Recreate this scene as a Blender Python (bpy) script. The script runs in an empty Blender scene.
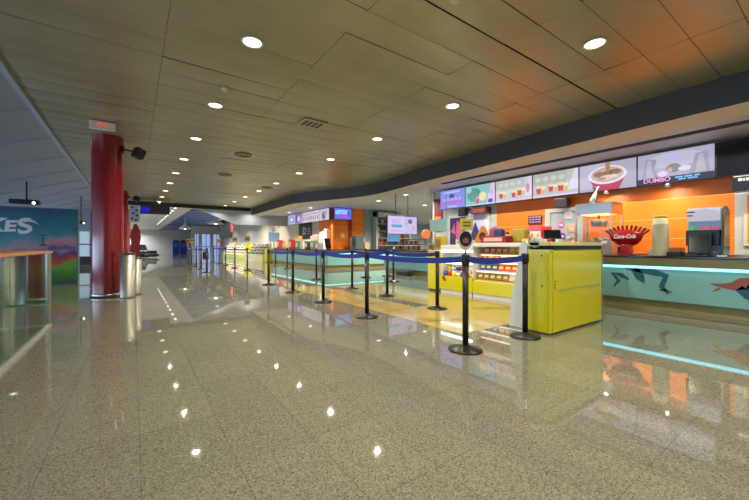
import bpy, bmesh, math, random
from mathutils import Vector, Matrix
random.seed(7)
PI = math.pi
C = bpy.context.scene.collection

# ------------------------------------------------------------------ materials
def hexc(h):
    h = h.lstrip('#')
    v = [int(h[i:i+2], 16) / 255 for i in (0, 2, 4)]
    return tuple(x / 12.92 if x <= .04045 else ((x + .055) / 1.055) ** 2.4 for x in v) + (1,)

_M = {}
def mat(name, col, rough=.5, metal=0., spec=.5, emit=0., ecol=None, trans=0., alpha=1., noise=0., nscale=20.):
    if name in _M: return _M[name]
    m = bpy.data.materials.new(name); m.use_nodes = True
    nt = m.node_tree; b = nt.nodes['Principled BSDF']
    c = hexc(col) if isinstance(col, str) else col
    b.inputs['Base Color'].default_value = c
    b.inputs['Roughness'].default_value = rough
    b.inputs['Metallic'].default_value = metal
    b.inputs['Specular IOR Level'].default_value = spec
    b.inputs['Transmission Weight'].default_value = trans
    b.inputs['Alpha'].default_value = alpha
    if emit:
        b.inputs['Emission Color'].default_value = hexc(ecol or col)
        b.inputs['Emission Strength'].default_value = emit
    if noise:
        tc = nt.nodes.new('ShaderNodeTexCoord'); n = nt.nodes.new('ShaderNodeTexNoise')
        n.inputs['Scale'].default_value = nscale; n.inputs['Detail'].default_value = 4
        nt.links.new(tc.outputs['Object'], n.inputs['Vector'])
        r = nt.nodes.new('ShaderNodeMix'); r.data_type = 'RGBA'
        r.inputs[6].default_value = tuple(x * (1 - noise) for x in c[:3]) + (1,)
        r.inputs[7].default_value = tuple(min(1, x * (1 + noise)) for x in c[:3]) + (1,)
        nt.links.new(n.outputs['Fac'], r.inputs[0]); nt.links.new(r.outputs[2], b.inputs['Base Color'])
    _M[name] = m
    return m

def emis(name, col, s=1.):
    """a lit display or lamp surface"""
    if name in _M: return _M[name]
    m = bpy.data.materials.new(name); m.use_nodes = True
    b = m.node_tree.nodes['Principled BSDF']
    b.inputs['Base Color'].default_value = (.01, .01, .01, 1)
    b.inputs['Roughness'].default_value = .3
    b.inputs['Emission Color'].default_value = hexc(col)
    b.inputs['Emission Strength'].default_value = s
    _M[name] = m
    return m

def E(col, s=1.):
    if s <= 1.15: s = round(s*.82, 3)
    return emis('lit_' + col.lstrip('#') + ('_%g' % s), col, s)
def K(col, rough=.5, **k): return mat('paint_' + col.lstrip('#') + '_%g' % rough, col, rough, **k)

def floor_material():
    m = bpy.data.materials.new('polished_granite_tiles'); m.use_nodes = True
    nt = m.node_tree; N = nt.nodes; L = nt.links; b = N['Principled BSDF']
    g = N.new('ShaderNodeNewGeometry')
    mp = N.new('ShaderNodeMapping'); mp.vector_type = 'POINT'
    mp.inputs['Location'].default_value = (-.03, 0, 0)
    L.new(g.outputs['Position'], mp.inputs['Vector'])
    # speckle
    v1 = N.new('ShaderNodeTexVoronoi'); v1.inputs['Scale'].default_value = 165
    v2 = N.new('ShaderNodeTexNoise'); v2.inputs['Scale'].default_value = 80; v2.inputs['Detail'].default_value = 6; v2.inputs['Roughness'].default_value = .75
    n3 = N.new('ShaderNodeTexNoise'); n3.inputs['Scale'].default_value = 1.3; n3.inputs['Detail'].default_value = 3
    for n in (v1, v2, n3): L.new(g.outputs['Position'], n.inputs['Vector'])
    sep = N.new('ShaderNodeSeparateColor'); L.new(v1.outputs['Color'], sep.inputs[0])
    r1 = N.new('ShaderNodeValToRGB'); e = r1.color_ramp
    e.elements[0].position = 0; e.elements[0].color = hexc('#423f34')
    e.elements[1].position = 1; e.elements[1].color = hexc('#b3ae98')
    x = e.elements.new(.16); x.color = hexc('#5f5c4e')
    x = e.elements.new(.3); x.color = hexc('#84806e')
    x = e.elements.new(.7); x.color = hexc('#959180')
    L.new(sep.outputs[0], r1.inputs[0])
    r2 = N.new('ShaderNodeValToRGB'); e = r2.color_ramp
    e.elements[0].position = .36; e.elements[0].color = hexc('#5a574b')
    e.elements[1].position = .62; e.elements[1].color = hexc('#a39f8c')
    L.new(v2.outputs['Fac'], r2.inputs[0])
    mx = N.new('ShaderNodeMix'); mx.data_type = 'RGBA'; mx.inputs[0].default_value = .45
    L.new(r1.outputs[0], mx.inputs[6]); L.new(r2.outputs[0], mx.inputs[7])
    # per-tile tone and seams
    br = N.new('ShaderNodeTexBrick'); br.offset = 0; br.squash = 1
    br.inputs['Scale'].default_value = 1; br.inputs['Brick Width'].default_value = .405; br.inputs['Row Height'].default_value = .605
    br.inputs['Mortar Size'].default_value = .0022; br.inputs['Mortar Smooth'].default_value = .1; br.inputs['Bias'].default_value = 0
    br.inputs['Color1'].default_value = (.66, .675, .65, 1); br.inputs['Color2'].default_value = (.73, .745, .72, 1)
    br.inputs['Mortar'].default_value = (.48, .46, .42, 1)
    L.new(mp.outputs[0], br.inputs['Vector'])
    mu = N.new('ShaderNodeMix'); mu.data_type = 'RGBA'; mu.blend_type = 'MULTIPLY'; mu.inputs[0].default_value = 1
    L.new(mx.outputs[2], mu.inputs[6]); L.new(br.outputs['Color'], mu.inputs[7])
    L.new(mu.outputs[2], b.inputs['Base Color'])
    b.inputs['Roughness'].default_value = .028
    b.inputs['IOR'].default_value = 1.6
    b.inputs['Specular IOR Level'].default_value = .62
    return m

def ceiling_material():
    m = bpy.data.materials.new('champagne_metal_panels'); m.use_nodes = True
    nt = m.node_tree; N = nt.nodes; L = nt.links; b = N['Principled BSDF']
    g = N.new('ShaderNodeNewGeometry')
    n = N.new('ShaderNodeTexNoise'); n.inputs['Scale'].default_value = .8; n.inputs['Detail'].default_value = 3
    L.new(g.outputs['Position'], n.inputs['Vector'])
    r = N.new('ShaderNodeValToRGB')
    r.color_ramp.elements[0].position = .3; r.color_ramp.elements[0].color = hexc('#968f6c')
    r.color_ramp.elements[1].position = .7; r.color_ramp.elements[1].color = hexc('#a8a284')
    L.new(n.outputs['Fac'], r.inputs[0]); L.new(r.outputs[0], b.inputs['Base Color'])
    b.inputs['Metallic'].default_value = .4; b.inputs['Roughness'].default_value = .33
    return m

def mural_material():
    m = bpy.data.materials.new('painted_landscape_mural'); m.use_nodes = True
    nt = m.node_tree; N = nt.nodes; L = nt.links; b = N['Principled BSDF']
    tc = N.new('ShaderNodeTexCoord'); sx = N.new('ShaderNodeSeparateXYZ'); L.new(tc.outputs['Object'], sx.inputs[0])
    n = N.new('ShaderNodeTexNoise'); n.inputs['Scale'].default_value = 2.2; n.inputs['Detail'].default_value = 6
    L.new(tc.outputs['Object'], n.inputs['Vector'])
    a = N.new('ShaderNodeMath'); a.operation = 'MULTIPLY_ADD'; L.new(n.outputs['Fac'], a.inputs[0]); a.inputs[1].default_value = .85; a.inputs[2].default_value = -.425
    s = N.new('ShaderNodeMath'); s.operation = 'ADD'; L.new(a.outputs[0], s.inputs[0]); L.new(sx.outputs['Z'], s.inputs[1])
    # slope of the field: higher at the right
    s2 = N.new('ShaderNodeMath'); s2.operation = 'MULTIPLY_ADD'; L.new(sx.outputs['X'], s2.inputs[0]); s2.inputs[1].default_value = -.10; L.new(s.outputs[0], s2.inputs[2])
    dv = N.new('ShaderNodeMath'); dv.operation = 'DIVIDE'; L.new(s2.outputs[0], dv.inputs[0]); dv.inputs[1].default_value = 2.3
    r = N.new('ShaderNodeValToRGB'); e = r.color_ramp
    e.elements[0].position = .0; e.elements[0].color = hexc('#2c5a35')
    e.elements[1].position = 1.; e.elements[1].color = hexc('#173f6a')
    for p, c in ((.14, '#34762a'), (.24, '#5c9430'), (.30, '#9a5a3a'), (.345, '#a8323c'), (.40, '#4a3a6e'), (.44, '#75608a'), (.52, '#a87a88'), (.60, '#4f8590'), (.70, '#1f6f7a'), (.86, '#1a6274')):
        x = e.elements.new(p); x.color = hexc(c)
    L.new(dv.outputs[0], r.inputs[0]); L.new(r.outputs[0], b.inputs['Base Color'])
    b.inputs['Roughness'].default_value = .35
    return m

def orange_material():
    m = bpy.data.materials.new('orange_wall_panels'); m.use_nodes = True
    nt = m.node_tree; N = nt.nodes; L = nt.links; b = N['Principled BSDF']
    g = N.new('ShaderNodeNewGeometry'); sx = N.new('ShaderNodeSeparateXYZ'); L.new(g.outputs['Position'], sx.inputs[0])
    w = N.new('ShaderNodeMath'); w.operation = 'PINGPONG'; L.new(sx.outputs['Z'], w.inputs[0]); w.inputs[1].default_value = .21
    l = N.new('ShaderNodeMath'); l.operation = 'LESS_THAN'; L.new(w.outputs[0], l.inputs[0]); l.inputs[1].default_value = .006
    mx = N.new('ShaderNodeMix'); mx.data_type = 'RGBA'; L.new(l.outputs[0], mx.inputs[0])
    mx.inputs[6].default_value = hexc('#f07a12'); mx.inputs[7].default_value = hexc('#ffb070')
    L.new(mx.outputs[2], b.inputs['Base Color']); b.inputs['Roughness'].default_value = .4
    return m

def glass_material(name, tint='#dfeee8', rough=.0):
    m = bpy.data.materials.new(name); m.use_nodes = True
    nt = m.node_tree; N = nt.nodes; L = nt.links
    N.remove(N['Principled BSDF'])
    out = N['Material Output']
    t = N.new('ShaderNodeBsdfTransparent'); t.inputs[0].default_value = hexc(tint)
    g = N.new('ShaderNodeBsdfGlossy'); g.inputs['Roughness'].default_value = rough; g.inputs['Color'].default_value = (.9, .95, .93, 1)
    f = N.new('ShaderNodeFresnel'); gm = N.new('ShaderNodeNewGeometry')
    io = N.new('ShaderNodeMath'); io.operation = 'MULTIPLY_ADD'; L.new(gm.outputs['Backfacing'], io.inputs[0]); io.inputs[1].default_value = 1/1.5 - 1.5; io.inputs[2].default_value = 1.5
    L.new(io.outputs[0], f.inputs['IOR'])
    x = N.new('ShaderNodeMixShader'); L.new(f.outputs[0], x.inputs[0]); L.new(t.outputs[0], x.inputs[1]); L.new(g.outputs[0], x.inputs[2])
    L.new(x.outputs[0], out.inputs['Surface'])
    return m

GRANITE = floor_material(); CEIL = ceiling_material(); ORANGE = orange_material(); MURAL = mural_material()
GLASS = glass_material('clear_glass'); CASEGLASS = glass_material('case_glass', '#f4f8f6')
STEEL = mat('brushed_steel', '#b9b8b2', .28, 1.)
DARKSTEEL = mat('dark_steel', '#55565a', .35, .9)
BLACK = mat('black_plastic', '#141416', .35)
BLACKM = mat('black_matt', '#0c0c0e', .6)
POLE = mat('stanchion_black', '#1b1a19', .32, .2)
BELT = mat('blue_belt_webbing', '#1c2a86', .55)
WHITE = mat('white_laminate', '#dcdcd6', .35)
GREYW = mat('grey_laminate', '#8f9696', .4)
YELLOW = mat('yellow_laminate', '#cfc408', .22, spec=.6)
YELLOWD = mat('yellow_trim', '#c9a400', .35)
RED = mat('red_plastic', '#b3101c', .25)
REDPAINT = mat('red_column_paint', '#7d1118', .16, spec=.7)
WOOD = mat('beech_wood', '#c0884e', .3, noise=.18, nscale=6)
AQUA = mat('frosted_aqua_glass', '#76a6a2', .25)
CREAM = mat('cream_wall', '#d8cdb8', .6)
WALLW = mat('white_wall_paint', '#c9c8c6', .6)
WALLG = mat('grey_blue_wall_paint', '#8f9ca2', .55)
SOFFIT = mat('soffit_paint', '#bcc2cc', .5)
LIP = mat('cream_lip_paint', '#ccc7ae', .5)
FASCIA = mat('charcoal_fascia_paint', '#3a3a39', .45)
BLUEROOF = mat('blue_grey_sheeting', '#9aa3b8', .38, .1)
BLUESOF = mat('blue_soffit_paint', '#54689a', .4)

# ------------------------------------------------------------------ mesh builder
class MB:
    def __init__(s): s.bm = bmesh.new(); s.mi = 0; s.smooth = False
    def _done(s, faces):
        for f in faces: f.material_index = s.mi; f.smooth = s.smooth
    def m(s, i, smooth=False): s.mi = i; s.smooth = smooth; return s
    def _geom(s, verts):
        fs = set()
        for v in verts:
            for f in v.link_faces: fs.add(f)
        s._done(fs)
    def box(s, x0, x1, y0, y1, z0, z1, bev=0., M=None):
        r = bmesh.ops.create_cube(s.bm, size=1)
        T = Matrix.Translation(((x0+x1)/2, (y0+y1)/2, (z0+z1)/2)) @ Matrix.Diagonal((abs(x1-x0), abs(y1-y0), abs(z1-z0), 1))
        if M is not None: T = M @ T
        bmesh.ops.transform(s.bm, matrix=T, verts=r['verts'])
        vs = r['verts']
        if bev:
            es = list({e for v in vs for e in v.link_edges})
            q = bmesh.ops.bevel(s.bm, geom=es, offset=bev, segments=2, affect='EDGES', profile=.6)
            s._done(q['faces'])
            vs = [v for v in q['verts']]
            fs = set()
            for v in vs:
                for f in v.link_faces: fs.add(f)
            s._done(fs)
        else: s._geom(vs)
        return s
    def lathe(s, prof, seg=24, M=None, close=True):
        rings = []
        for r, z in prof:
            if r < 1e-5: rings.append([s.bm.verts.new((0, 0, z))])
            else: rings.append([s.bm.verts.new((r*math.cos(2*PI*k/seg), r*math.sin(2*PI*k/seg), z)) for k in range(seg)])
        fs = []
        for a, b in zip(rings, rings[1:]):
            for k in range(seg):
                k2 = (k+1) % seg
                if len(a) == 1 and len(b) == 1: continue
                if len(a) == 1: fs.append(s.bm.faces.new((a[0], b[k2], b[k])))
                elif len(b) == 1: fs.append(s.bm.faces.new((a[k], a[k2], b[0])))
                else: fs.append(s.bm.faces.new((a[k], a[k2], b[k2], b[k])))
        if close:
            if len(rings[0]) > 1: fs.append(s.bm.faces.new(rings[0][::-1]))
            if len(rings[-1]) > 1: fs.append(s.bm.faces.new(rings[-1]))
        s._done(fs)
        for f in fs:
            if len(f.verts) > 4: f.smooth = False
        if M is not None: bmesh.ops.transform(s.bm, matrix=M, verts=[v for r in rings for v in r])
        return s
    def cyl(s, x, y, z0, z1, r, seg=20, r2=None):
        r2 = r if r2 is None else r2
        return s.lathe([(r, z0), (r2, z1)], seg, Matrix.Translation((x, y, 0)))
    def tube(s, pts, r, seg=8, closed=True):
        pts = [Vector(p) for p in pts]; rings = []
        up = Vector((0, 0, 1))
        for i, p in enumerate(pts):
            d = (pts[min(i+1, len(pts)-1)] - pts[max(i-1, 0)]).normalized()
            a = d.cross(up)
            if a.length < 1e-3: a = Vector((1, 0, 0))
            a.normalize(); b = d.cross(a).normalized()
            rr = r[i] if isinstance(r, (list, tuple)) else r
            rings.append([s.bm.verts.new(p + a*rr*math.cos(2*PI*k/seg) + b*rr*math.sin(2*PI*k/seg)) for k in range(seg)])
        fs = []
        for a, b in zip(rings, rings[1:]):
            for k in range(seg):
                fs.append(s.bm.faces.new((a[k], a[(k+1) % seg], b[(k+1) % seg], b[k])))
        if closed: fs += [s.bm.faces.new(rings[0][::-1]), s.bm.faces.new(rings[-1])]
        s._done(fs)
        return s
    def prism(s, poly, axis, a0, a1, M=None):
        """poly in the two other axes (x,y,z order kept), extruded along axis from a0 to a1"""
        def P(u, v, w):
            return {'X': (w, u, v), 'Y': (u, w, v), 'Z': (u, v, w)}[axis]
        A = [s.bm.verts.new(P(u, v, a0)) for u, v in poly]; B = [s.bm.verts.new(P(u, v, a1)) for u, v in poly]
        n = len(poly); fs = [s.bm.faces.new(A), s.bm.faces.new(B[::-1])]
        for k in range(n): fs.append(s.bm.faces.new((A[k], B[k], B[(k+1) % n], A[(k+1) % n])))
        s._done(fs)
        bmesh.ops.recalc_face_normals(s.bm, faces=fs)
        if M is not None: bmesh.ops.transform(s.bm, matrix=M, verts=A+B)
        return s
    def sphere(s, c, r, seg=14, sc=(1, 1, 1)):
        q = bmesh.ops.create_uvsphere(s.bm, u_segments=seg, v_segments=max(6, seg*2//3), radius=r)
        bmesh.ops.transform(s.bm, matrix=Matrix.Translation(c) @ Matrix.Diagonal((*sc, 1)), verts=q['verts'])
        s._geom(q['verts']); return s
    def quad(s, pts):
        f = s.bm.faces.new([s.bm.verts.new(p) for p in pts]); s._done([f]); return s
    def build(s, name, mats, parent=None, loc=(0, 0, 0), rot=(0, 0, 0)):
        me = bpy.data.meshes.new(name); s.bm.normal_update(); s.bm.to_mesh(me); s.bm.free()
        for m in (mats if isinstance(mats, (list, tuple)) else [mats]): me.materials.append(m)
        o = bpy.data.objects.new(name, me); C.objects.link(o)
        o.location = loc; o.rotation_euler = rot
        if parent is not None: o.parent = parent
        return o

def tag(o, label, cat, group=None, kind=None):
    o['label'] = label; o['category'] = cat
    if group: o['group'] = group
    if kind: o['kind'] = kind
    return o
def thing(name, label, cat, loc=(0, 0, 0), rz=0., group=None):
    o = bpy.data.objects.new(name, None); C.objects.link(o)
    o.empty_display_size = .1
    o.location = loc; o.rotation_euler = (0, 0, rz)
    return tag(o, label, cat, group)
def struct(o): o['kind'] = 'structure'; return o
def dup(root, loc, rz=None, label=None, group=None):
    r = root.copy(); C.objects.link(r); r.location = loc
    if rz is not None: r.rotation_euler = (0, 0, rz)
    if label: r['label'] = label
    if group: r['group'] = group
    for ch in list(root.children):
        c = ch.copy(); C.objects.link(c); c.parent = r
        for g in list(ch.children):
            d = g.copy(); C.objects.link(d); d.parent = c
    return r
def text(name, body, size, m, parent, loc, rot, ext=.003, shear=0., sx=1., bold=0.):
    cu = bpy.data.curves.new(name, 'FONT'); cu.body = body; cu.size = size; cu.extrude = ext; cu.shear = shear
    cu.align_x = 'CENTER'; cu.align_y = 'CENTER'; cu.offset = bold
    t = bpy.data.objects.new(name, cu); C.objects.link(t)
    bpy.context.view_layer.update()
    me = bpy.data.meshes.new_from_object(t.evaluated_get(bpy.context.evaluated_depsgraph_get()))
    bpy.data.objects.remove(t)
    me.materials.clear(); me.materials.append(m)
    o = bpy.data.objects.new(name, me); C.objects.link(o); o.location = loc; o.rotation_euler = rot; o.scale = (sx, 1, 1)
    if parent is not None: o.parent = parent
    return o
RX = (PI/2, 0, 0)      # text standing up, facing local -Y
WORDS = ['first', 'second', 'third', 'fourth', 'fifth', 'sixth', 'seventh', 'eighth', 'ninth', 'tenth', 'eleventh', 'twelfth']
FACE_AISLE = -PI/2     # local -Y turned to world -X

# ================================================================== THE SETTING
HC = 3.5                      # ceiling height
YE = 22.3                     # where the metal ceiling stops
# floor with the stair void on the aisle's open side
f = MB()
f.box(-.95, 17.5, -6, 61, -.3, 0); f.box(-7, -.95, 6.4, 61, -.3, 0)
struct(f.build('floor', GRANITE))
f = MB(); f.box(-7, -.95, -6, 6.4, -4.2, -4.0)
struct(f.build('floor', mat('lower_floor_tiles', '#3a372e', .4)))
f = MB(); f.box(-1.0, -.951, -6, 6.4, -4, -.3); f.box(-7, -.95, 6.401, 6.45, -4, -.3)
struct(f.build('wall_void', mat('void_wall_paint', '#6a665a', .6)))

# metal panel ceiling: every panel slightly bowed
f = MB(); rnd = random.Random(3)
xs = [-1.4, .3, 1.95, 3.6, 5.25, 6.9, 8.2]; y = -5.91
f.smooth = True
while y < YE - .2:
    y1 = min(y + .44, YE)
    gap = .02 if 2.0 < y < 2.4 else 0
    for xa, xb in zip(xs, xs[1:]):
        t0, t1 = rnd.uniform(-.004, .004), rnd.uniform(-.004, .004)
        tw = rnd.uniform(-.0025, .0025)
        rows = []
        for k in range(5):
            u = k / 4; z = HC - .0085*(1 - (2*u - 1)**2) + t0*(1-u) + t1*u
            rows.append([f.bm.verts.new((xa + .0025 + (xb - xa - .005)*v, y + .003 + (y1 - y - .006 - gap)*u, z + tw*(2*v - 1))) for v in (0, .5, 1)])
        for a, b in zip(rows, rows[1:]):
            for k in range(2):
                fc = f.bm.faces.new((a[k], b[k], b[k+1], a[k+1])); fc.smooth = True
    y = y1
f.smooth = False; f.mi = 1
f.box(-1.4, 8.2, -6, YE, HC + .02, HC + .25)
struct(f.build('ceiling', [CEIL, mat('ceiling_gap_shadow_void', '#2a281f', .8)]))

# bulkhead over the counters: a gently curving fascia
CP = [(-6, 6.75), (-3, 6.76), (1, 6.82), (4.5, 7.0), (7.8, 7.25), (10.3, 7.5), (11.8, 7.3), (13.2, 6.75), (14.6, 6.2), (15.6, 6.03), (18, 6.08), (YE, 6.15)]
def path(n=5):
    out = []
    for i in range(len(CP) - 1):
        p = [CP[max(i-1, 0)], CP[i], CP[i+1], CP[min(i+2, len(CP)-1)]]
        for k in range(n):
            t = k / n
            q = [.5*((2*p[1][a]) + (-p[0][a] + p[2][a])*t + (2*p[0][a] - 5*p[1][a] + 4*p[2][a] - p[3][a])*t*t + (-p[0][a] + 3*p[1][a] - 3*p[2][a] + p[3][a])*t**3) for a in (0, 1)]
            out.append((q[1], q[0]))
    out.append((CP[-1][1], CP[-1][0]))
    return out
PT = path()
f = MB(); f.smooth = True
def strip(A, B, mi):
    f.mi = mi; f.smooth = True
    va = [f.bm.verts.new(p) for p in A]; vb = [f.bm.verts.new(p) for p in B]
    for k in range(len(A) - 1): 
        fc = f.bm.faces.new((va[k], va[k+1], vb[k+1], vb[k])); fc.material_index = mi; fc.smooth = True
Z0, Z1 = 3.06, 3.11
strip([(x, y, HC) for x, y in PT], [(x, y, Z0) for x, y in PT], 0)
strip([(x, y, Z0) for x, y in PT], [(x + .66, y, Z0) for x, y in PT], 1)
strip([(x + .66, y, Z0) for x, y in PT], [(x + .66, y, Z1) for x, y in PT], 1)
PN = [p for p in PT if p[1] <= 7.801]; PF = [p for p in PT if p[1] >= 7.799]
strip([(x + .66, y, Z1) for x, y in PN], [(8.0, y, Z1) for x, y in PN], 2)
strip([(8.25, y, Z1) for x, y in PN], [(17.5, y, Z1) for x, y in PN], 2)
strip([(x + .66, y, Z1) for x, y in PF], [(17.5 if y < 16 else 9.2, y, Z1) for x, y in PF], 2)
f.smooth = False; f.mi = 3
f.box(7.98, 8.0, -6, 7.8, Z1 + .001, 3.3); f.box(8.25, 8.27, -6, 7.8, Z1 + .001, 3.3); f.box(7.98, 8.27, -6, 7.8, 3.3, 3.32); f.box(7.98, 8.27, 7.8, 7.82, Z1 + .001, 3.3)  # added soffit slot, lined black to keep the fill tube out of sight
f.smooth = False; f.mi = 2
f.box(8.25, 17.5, -6, 16, HC, HC + .2); f.box(6.1, 9.2, YE - .05, YE, Z1 - .04, HC + .1)
struct(f.build('ceiling_bulkhead', [FASCIA, LIP, SOFFIT, mat('added_slot_black_lining', '#050505', .9, spec=.05)]))

# end of the metal ceiling and the pale hall beyond
f = MB(); f.box(-1.4, 6.2, YE, YE + .12, 3.3, HC + .1); struct(f.build('trim_1', mat('dark_bronze_trim', '#2b2620', .5)))
f = MB(); f.box(-1.4, 3.1, YE + .12, 61, HC, HC + .2); struct(f.build('ceiling', WALLW))
f = MB()
f.box(3.1, 10, YE + .12, 61, HC + .0, HC + .2)
for k in range(12): f.box(3.1, 10, 24 + k*1.9, 24.05 + k*1.9, HC - .03, HC)
struct(f.build('ceiling', BLUESOF))
f = MB(); f.prism([(3.05, 3.5), (5.5, 2.52), (9.1, 2.52), (9.1, 3.52)], 'Y', 23.6, 23.9); struct(f.build('trim_2', WALLW))
f = MB(); f.box(-1.4, 10, 60, 60.3, 0, 3.6); f.box(-1.4, 10, 59.95, 60, 1.95, 2.0); struct(f.build('wall_far', WALLW))
f = MB(); f.box(-1.5, -1.3, 27.9, 60, 0, 3.6); struct(f.build('wall_aisle', WALLW))

# the wall behind the counters
f = MB()
f.box(9.3, 9.5, -6, 1.36, 0, 3.2); f.box(9.3, 9.5, 6.55, 9.25, 0, 3.2); f.box(9.3, 17.5, 9.2, 9.35, 0, 3.2)
f.mi = 1; f.box(9.3, 9.5, 1.36, 6.55, 0, 3.2)
f.mi = 0
struct(f.build('wall_right', [mat('pale_wall_paint', '#b9bcb4', .5), ORANGE]))
f = MB(); f.box(8.5, 10.45, 15.8, 16, 0, 3.15); f.mi = 1; f.box(10.45, 17.5, 15.8, 16, 0, 3.15); f.box(10.42, 10.5, 15.74, 15.8, 0, 3.15)
f.mi = 2; f.box(9.0, 9.2, 16, 45, 0, 3.5)
struct(f.build('wall_back', [ORANGE, WALLG, CREAM]))
f = MB(); f.box(17.4, 17.6, 9.2, 16, 0, 3.2); struct(f.build('wall_recess', WALLG))
f = MB(); f.prism([(12.5, 3.11), (14.6, 2.46), (16.5, 2.46), (16.5, 3.11)], 'Y', 14.6, 15.8); struct(f.build('trim_3', WALLW))
f = MB(); f.box(-7.2, 9.5, -6.2, -6, -4, 3.7); struct(f.build('wall_camera', WALLW))

# sloping blue-grey roof over the stair hall
sl = .355
f = MB()
def rz(x): return HC + sl*(x + 1.4)
f.prism([(-1.4, HC), (-7, rz(-7)), (-7, rz(-7) + .2), (-1.4, HC + .2)], 'Y', -6, 30)
for k in range(19):
    yy = -5 + k*1.9
    f.prism([(-1.45, rz(-1.45) - .02), (-7, rz(-7) - .02), (-7, rz(-7) + .02), (-1.45, rz(-1.45) + .02)], 'Y', yy, yy + .05)
struct(f.build('ceiling_sloped', BLUEROOF))
f = MB(); f.box(-1.47, -1.39, -6, 28, HC - .035, HC + .03); struct(f.build('trim_4', mat('pale_edge_trim', '#aab2bc', .35, .4)))
# window wall along the stair hall
f = MB()
f.box(-7.1, -6.95, -6, 30, 0, .25); f.box(-7.1, -6.95, -6, 30, 1.42, 1.6); f.box(-7.1, -6.95, -6, 30, -4.2, 0)
for k in range(19): f.box(-7.08, -6.97, -6 + k*2, -5.9 + k*2, .25, 1.42)
struct(f.build('wall_left', mat('window_frame_grey', '#7c828a', .4)))
f = MB(); f.box(-7.03, -7.02, -6, 30, .25, 1.42); struct(f.build('window_1', GLASS))
# shop front closing the stair hall
f = MB()
f.box(-7, -1.5, 26, 26.2, 0, .5); f.box(-7, -1.5, 26, 26.2, 1.16, 1.24); f.box(-7, -1.5, 26, 26.2, 1.95, 3.5)
for x in (-6.9, -5.6, -4.3, -3.3, -2.75, -2.1, -1.6): f.box(x, x + .12, 25.98, 26.2, .5, 1.95)
f.mi = 1; f.box(-7, -1.5, 25.92, 25.98, 1.16, 1.22)
f.mi = 2; f.box(-7, -1.5, 25.95, 26, 0, .48)
struct(f.build('wall_shop', [mat('shop_wall_grey', '#8d96a4', .5), mat('orange_rail_wood', '#b06a2c', .4), mat('dark_shop_plinth', '#23262c', .5)]))
f = MB(); f.box(-6.9, -1.5, 26.1, 26.12, .5, 1.95); struct(f.build('window_2', emis('lit_shop_glass', '#a8c8da', .7)))

# glazed entrance wall far down the hall
f = MB(); f.box(5.6, 9.0, 45, 45.3, 2.5, 3.5)
for x in (5.6, 6.35, 7.6, 8.7): f.box(x, x + .3, 45, 45.3, 0, 2.5)
struct(f.build('wall_entrance', WALLW))
for k, (xa, xb) in enumerate(((5.9, 6.35), (6.65, 7.6), (7.9, 8.7))):
    o = MB().box(xa, xb, 45.12, 45.16, 0, 2.5).build('door_%d' % (k + 1), emis('lit_blue_door_glass', '#8fa4d8', .9)); struct(o)
    n = MB()
    for j in range(3): n.box(xa + (xb-xa)*j/2 - .03, xa + (xb-xa)*j/2 + .03, 45.08, 45.12, 0, 2.5)
    n.box(xa, xb, 45.08, 45.12, 1.0, 1.08)
    n.build('door_frame', DARKSTEEL, o)

# ================================================================== AISLE SIDE
def column(y, label):
    t = thing('round_column', label, 'column', (-.46, y, 0), 0, 'red columns along the aisle')
    MB().m(0, True).lathe([(.285, .07), (.285, HC)], 48, close=False).build('shaft', REDPAINT, t)
    MB().m(0, True).lathe([(.293, .003), (.293, .07), (.285, .075)], 48).build('base_ring', STEEL, t)
    return t
column(9.52, 'thick glossy red round column behind the two steel bins')
column(18.6, 'glossy red column second from the glass railing, partly behind the bigger one')
column(27.7, 'most distant glossy red column in line with the other two')
def cspeaker(x, y, z, label):
    t = thing('wall_speaker', label, 'speaker', (x, y, z))
    MB().tube([(-.27, .05, .06), (-.08, 0, .03)], .018).box(-.3, -.26, 0, .1, 0, .12).build('bracket', BLACK, t)
    M = Matrix.Rotation(.5, 4, 'Z') @ Matrix.Rotation(.35, 4, 'Y')
    MB().box(-.1, .1, -.09, .09, -.11, .11, .02, M).build('cabinet', BLACK, t)
    MB().box(-.08, .08, -.096, -.09, -.09, .09, 0, M).build('grille', K('#2a2a2c', .7), t)
cspeaker(.10, 9.35, 3.18, 'black cube speaker tilted on a bracket at the top of the thick red column')
cspeaker(.12, 18.5, 3.2, 'small black speaker on a bracket at the second red column')
def bin_(x, y, r, h, label):
    t = thing('steel_bin', label, 'bin', (x, y, 0), 0, 'steel bins by the column')
    MB().m(0, True).lathe([(r*1.02, .002), (r*1.02, .03), (r, .035), (r, h - .04)], 32).build('body', mat('satin_steel', '#aaa798', .42, .85), t)
    MB().m(0, True).lathe([(r*.98, h - .04), (r*1.04, h - .035), (r*1.04, h), (r*.75, h), (r*.7, h - .1), (0, h - .1)], 32).build('rim', DARKSTEEL, t)
bin_(-.10, 9.0, .135, .96, 'taller brushed steel cylindrical bin in front of the red column')
bin_(.06, 9.48, .10, .85, 'slimmer shorter steel bin tucked behind the taller steel bin')

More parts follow.
